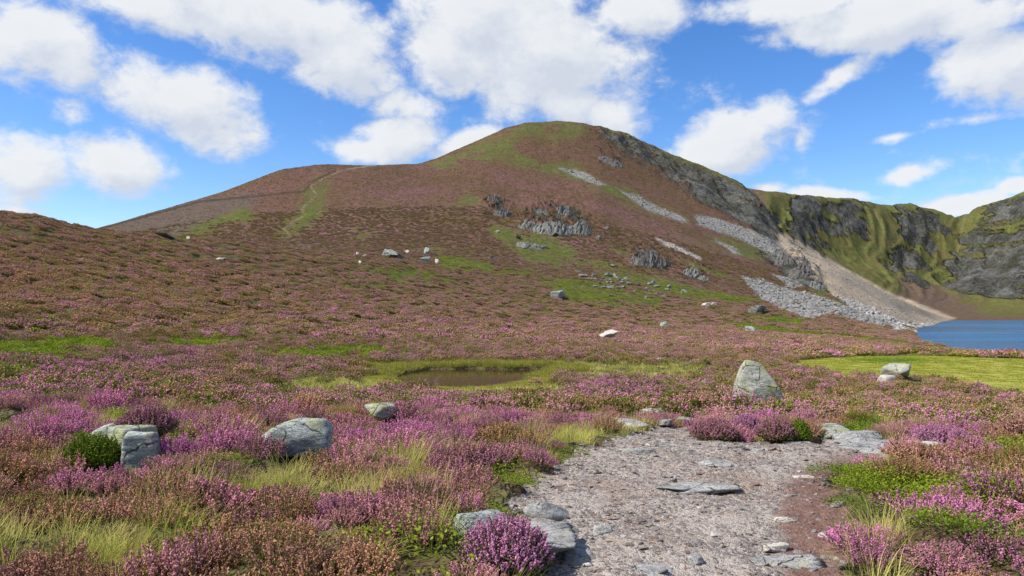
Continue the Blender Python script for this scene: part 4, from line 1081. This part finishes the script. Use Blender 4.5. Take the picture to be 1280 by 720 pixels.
# ------------------------------------------------------------------ gravel and scree
def stone_protos(cname, n, sub, mt):
    ms = []
    for i in range(n):
        V, Fc = rock_verts(sub, (1, .8, .55), 700+i, None, 12, .12); ms.append(mesh_np('%s%d' % (cname, i), V, Fc, [MAT[mt]], smooth=False))
    return protos(cname, ms)
def gravel():
    c = stone_protos('pebble', 6, 2, 'pebble')
    x, y = wedge(3, 17, 1300, 26); k = (m_path(x, y) > .35) & (rng.uniform(size=len(x)) < sstep(-.45, .35, fbm(x*1.3, y*1.3, 3, 320)+.05)+.12); x, y = x[k], y[k]
    px, py = project(x, y, 4.3); peat = sstep(-10, 16, poly_sd(px, py, [(1105,558),(1050,568),(1005,584),(980,608),(970,640),(976,680),(982,720),(1000,900),(1300,900),(1110,720)]))
    k = rng.uniform(size=len(x)) > peat*.75; x, y = x[k], y[k]
    z = full_h(x, y)+.026+.05*fbm(x*1.1, y*1.1, 3, 90)+.028*fbm(x*4, y*4, 3, 91)+.010*ridged(x*8, y*8, 3, 92)
    s = np.exp(rng.normal(size=len(x))*.75)*.0085; s = np.clip(s, .004, .07)
    u = rng.uniform(size=len(x)); tint = lerp3((.19, .155, .14), (.36, .32, .30), u)
    w = rng.uniform(size=len(x)); tint = np.where((w > .93)[:, None], np.array([[.62, .58, .55]]), tint); tint = np.where((w < .12)[:, None], np.array([[.30, .17, .12]]), tint)
    scatter('gravel', c, np.stack([x, y, z-s*.15], 1), np.stack([rng.normal(size=len(x))*.25, rng.normal(size=len(x))*.25, rng.uniform(0, 6.28, len(x))], 1), np.stack([s, s, s*np.where(s > .03, .45, 1)], 1), rng.integers(0, 6, len(x)), tint, label='loose grey and white gravel strewn over the path', category='gravel')
    print('gravel', len(x))
    x, y = wedge(150, 620, .6, 30); z = full_h(x, y); M = masks(x, y, z)
    k = (rng.uniform(size=len(x)) < M['grey']*1.0+M['shore']*.7+M['tan']*.12) & (z > .1) & (np.hypot(x, y) > 150)
    x, y, z = x[k], y[k], z[k]; s = np.clip(np.exp(rng.normal(size=len(x))*.4)*.36, .2, 1.0)
    sh = M['shore'][k]; u = rng.uniform(size=len(x)); tint = lerp3((.17, .17, .16), (.30, .29, .275), u)*(1+.6*sh[:, None])
    scatter('scree', c, np.stack([x, y, z], 1), np.stack([rng.normal(size=len(x))*.4, rng.normal(size=len(x))*.4, rng.uniform(0, 6.28, len(x))], 1), np.stack([s, s, s], 1), rng.integers(0, 6, len(x)), tint, label='fans of pale grey scree and shore stones on the hill flank', category='scree')
    print('scree', len(x))
gravel()

# ------------------------------------------------------------------ sun and sky
SUN_EL = R_(48); SUN_AZ = R_(-106)          # bearing from the view direction (+Y), towards -X: left and a little behind
sdir = Vector((math.sin(SUN_AZ)*math.cos(SUN_EL), math.cos(SUN_AZ)*math.cos(SUN_EL), math.sin(SUN_EL)))
sl = bpy.data.lights.new('sun', 'SUN'); sl.energy = 4.9; sl.angle = R_(.53); sl.color = (1, .94, .84)
so = bpy.data.objects.new('sun', sl); COL.objects.link(so); so.rotation_euler = sdir.to_track_quat('Z', 'Y').to_euler()
w = bpy.data.worlds.new('World'); scene.world = w; w.use_nodes = True
t = NT(w.node_tree)
sky = t.n('ShaderNodeTexSky', sky_type='NISHITA', sun_disc=False, sun_elevation=SUN_EL, sun_rotation=SUN_AZ, altitude=640, air_density=1.0, dust_density=.4, ozone_density=2.0)
# cloud field over bearing and elevation, in degrees
grp = bpy.data.node_groups.new('cloud_field', 'ShaderNodeTree')
grp.interface.new_socket('Vector', in_out='INPUT', socket_type='NodeSocketVector'); grp.interface.new_socket('Value', in_out='OUTPUT', socket_type='NodeSocketFloat')
g = NT(grp); gi = g.n('NodeGroupInput').outputs[0]
def deg(px, py):
    a, b, c = ray(px, py); return math.degrees(math.atan2(a, b)), math.degrees(math.atan2(c, math.hypot(a, b)))
CL = [ # px, py, half w, half h, tilt, weight
 (30,45,95,55,-20,1.),(90,72,54,34,-15,.9),(90,140,26,18,0,.5),(30,210,50,44,0,1.1),(152,207,60,40,5,1.15),(230,128,92,46,8,1.15),(510,130,70,30,0,.85),(255,165,70,30,0,.8),(310,170,40,18,0,.5),
 (180,10,130,28,5,1.),(330,25,170,48,6,1.3),(430,70,90,55,20,1.2),(455,110,60,30,0,.8),(500,170,66,30,-15,1.15),(560,110,60,50,10,.6),(465,188,70,20,0,1.05),(590,178,60,20,-20,1.05),
 (600,20,110,70,0,1.3),(660,60,150,80,10,1.4),(560,60,70,75,0,1.1),(790,15,80,38,0,1.1),(700,120,90,40,15,1.),(760,145,70,30,20,.9),(640,140,60,30,0,.7),
 (900,185,95,42,-14,1.25),(970,145,30,32,-50,.9),(860,195,50,30,0,.8),(1000,175,16,20,0,.55),(1045,98,46,15,-28,1.0),
 (1000,5,110,26,5,1.1),(1120,18,130,36,0,1.3),(1220,20,90,30,0,1.1),(1065,30,60,30,0,.7),(1245,75,62,44,-8,1.25),(1290,90,40,44,0,1.),(1115,172,36,8,-8,.7),(1215,150,60,9,0,.62),(1185,150,30,6,0,.5),
 (1135,216,38,13,-10,.85),(1195,258,52,13,-5,1.2),(1020,243,60,10,8,1.),(960,236,26,10,0,1.),(1275,232,20,10,0,.9),(970,235,20,8,0,.4),(1050,245,20,8,0,.6),
 (240,260,26,7,0,.3),(20,262,40,8,0,.6),(40,245,50,14,0,.7),(1290,200,20,24,0,.3),
]
acc = None
for px, py, hw, hh, tilt, wt in CL:
    a, e = deg(px, py); sc_ = 1/math.radians(1)/F
    mp = g.n('ShaderNodeMapping', vector_type='TEXTURE'); g.set(mp.inputs['Vector'], gi)
    mp.inputs['Location'].default_value = (a, e, 0); mp.inputs['Rotation'].default_value = (0, 0, R_(-tilt)); mp.inputs['Scale'].default_value = (hw*sc_*1.28, hh*sc_*1.28, 1)
    gr_ = g.n('ShaderNodeTexGradient', gradient_type='SPHERICAL'); g.set(gr_.inputs[0], mp.outputs[0])
    v = g.math('MULTIPLY', gr_.outputs['Fac'], wt)
    acc = v if acc is None else g.math('SMOOTH_MAX', acc, v, .06)
# off to the sides and behind, a loose field of its own
sx_ = g.n('ShaderNodeSeparateXYZ', i_0=gi).outputs[0]
side = g.ramp(g.math('ABSOLUTE', sx_), 37, 46)
bgn = g.noise(gi, .045, 2, .5)
acc = g.math('MAXIMUM', acc, g.math('MULTIPLY', side, g.ramp(bgn, .42, .68)))
n1 = g.noise(g.map(gi, (1, 1.35, 1)), .21, 8, .58, .15); n2 = g.noise(g.map(gi, (1, 1.35, 1), loc=(5, 9, 2)), .75, 5, .62, .3)
d = g.math('ADD', acc, g.math('ADD', g.math('MULTIPLY', g.math('SUBTRACT', n1, .5), 1.5), g.math('MULTIPLY', g.math('SUBTRACT', n2, .5), .55)))
g.n('NodeGroupOutput', i_0=d)
gen = t.n('ShaderNodeTexCoord').outputs['Generated']
xyz = t.n('ShaderNodeSeparateXYZ', i_0=gen).outputs
azd = t.math('MULTIPLY', t.math('ARCTAN2', xyz[0], xyz[1]), 57.2958); eld = t.math('MULTIPLY', t.math('ARCSINE', xyz[2]), 57.2958)
vec = t.n('ShaderNodeCombineXYZ', i_0=azd, i_1=eld).outputs[0]
def cloud(v):
    nd = t.n('ShaderNodeGroup'); nd.node_tree = grp; t.set(nd.inputs[0], v); return nd.outputs[0]
d0 = cloud(vec)
d1 = cloud(t.n('ShaderNodeVectorMath', operation='ADD', i_0=vec, i_1=(-1.0, 1.6, 0)).outputs[0])
alpha = t.ramp(d0, .12, .68, 0, 1, True)
thick = t.ramp(d0, .35, 1.15, 0, 1)
lit = t.ramp(t.math('SUBTRACT', d0, d1), -.35, .35, 0, 1)
cc = t.mix(lit, (5.1, 5.5, 6.3), (7.0, 7.15, 7.3))
cc = t.mix(t.math('MULTIPLY', thick, .2), cc, (5.3, 5.7, 6.3))
skyc = t.n('ShaderNodeHueSaturation', i_Hue=.51, i_Saturation=1.32, i_Value=1.5, i_Color=sky.outputs[0]).outputs[0]
fin = t.mix(t.math('MULTIPLY', alpha, .97), skyc, cc)
bgd = t.n('ShaderNodeBackground', i_Color=fin, i_Strength=.095)
t.n('ShaderNodeOutputWorld', i_0=bgd.outputs[0])
w.cycles.sampling_method = 'MANUAL'; w.cycles.sample_map_resolution = 512

# ------------------------------------------------------------------ camera and render settings
cam = bpy.data.cameras.new('camera'); cam.sensor_width = 36; cam.lens = 36*F/1280; cam.clip_start = .1; cam.clip_end = 20000
co = bpy.data.objects.new('camera', cam); COL.objects.link(co); co.location = (0, 0, EYE); co.rotation_euler = (math.pi/2+PITCH, 0, 0)
scene.camera = co
vs = scene.view_settings; vs.view_transform = 'Standard'; vs.look = 'None'; vs.exposure = .42; vs.gamma = 1; vs.use_curve_mapping = False
scene.cycles.max_bounces = 4; scene.cycles.diffuse_bounces = 2; scene.cycles.transmission_bounces = 2; scene.cycles.use_denoising = True
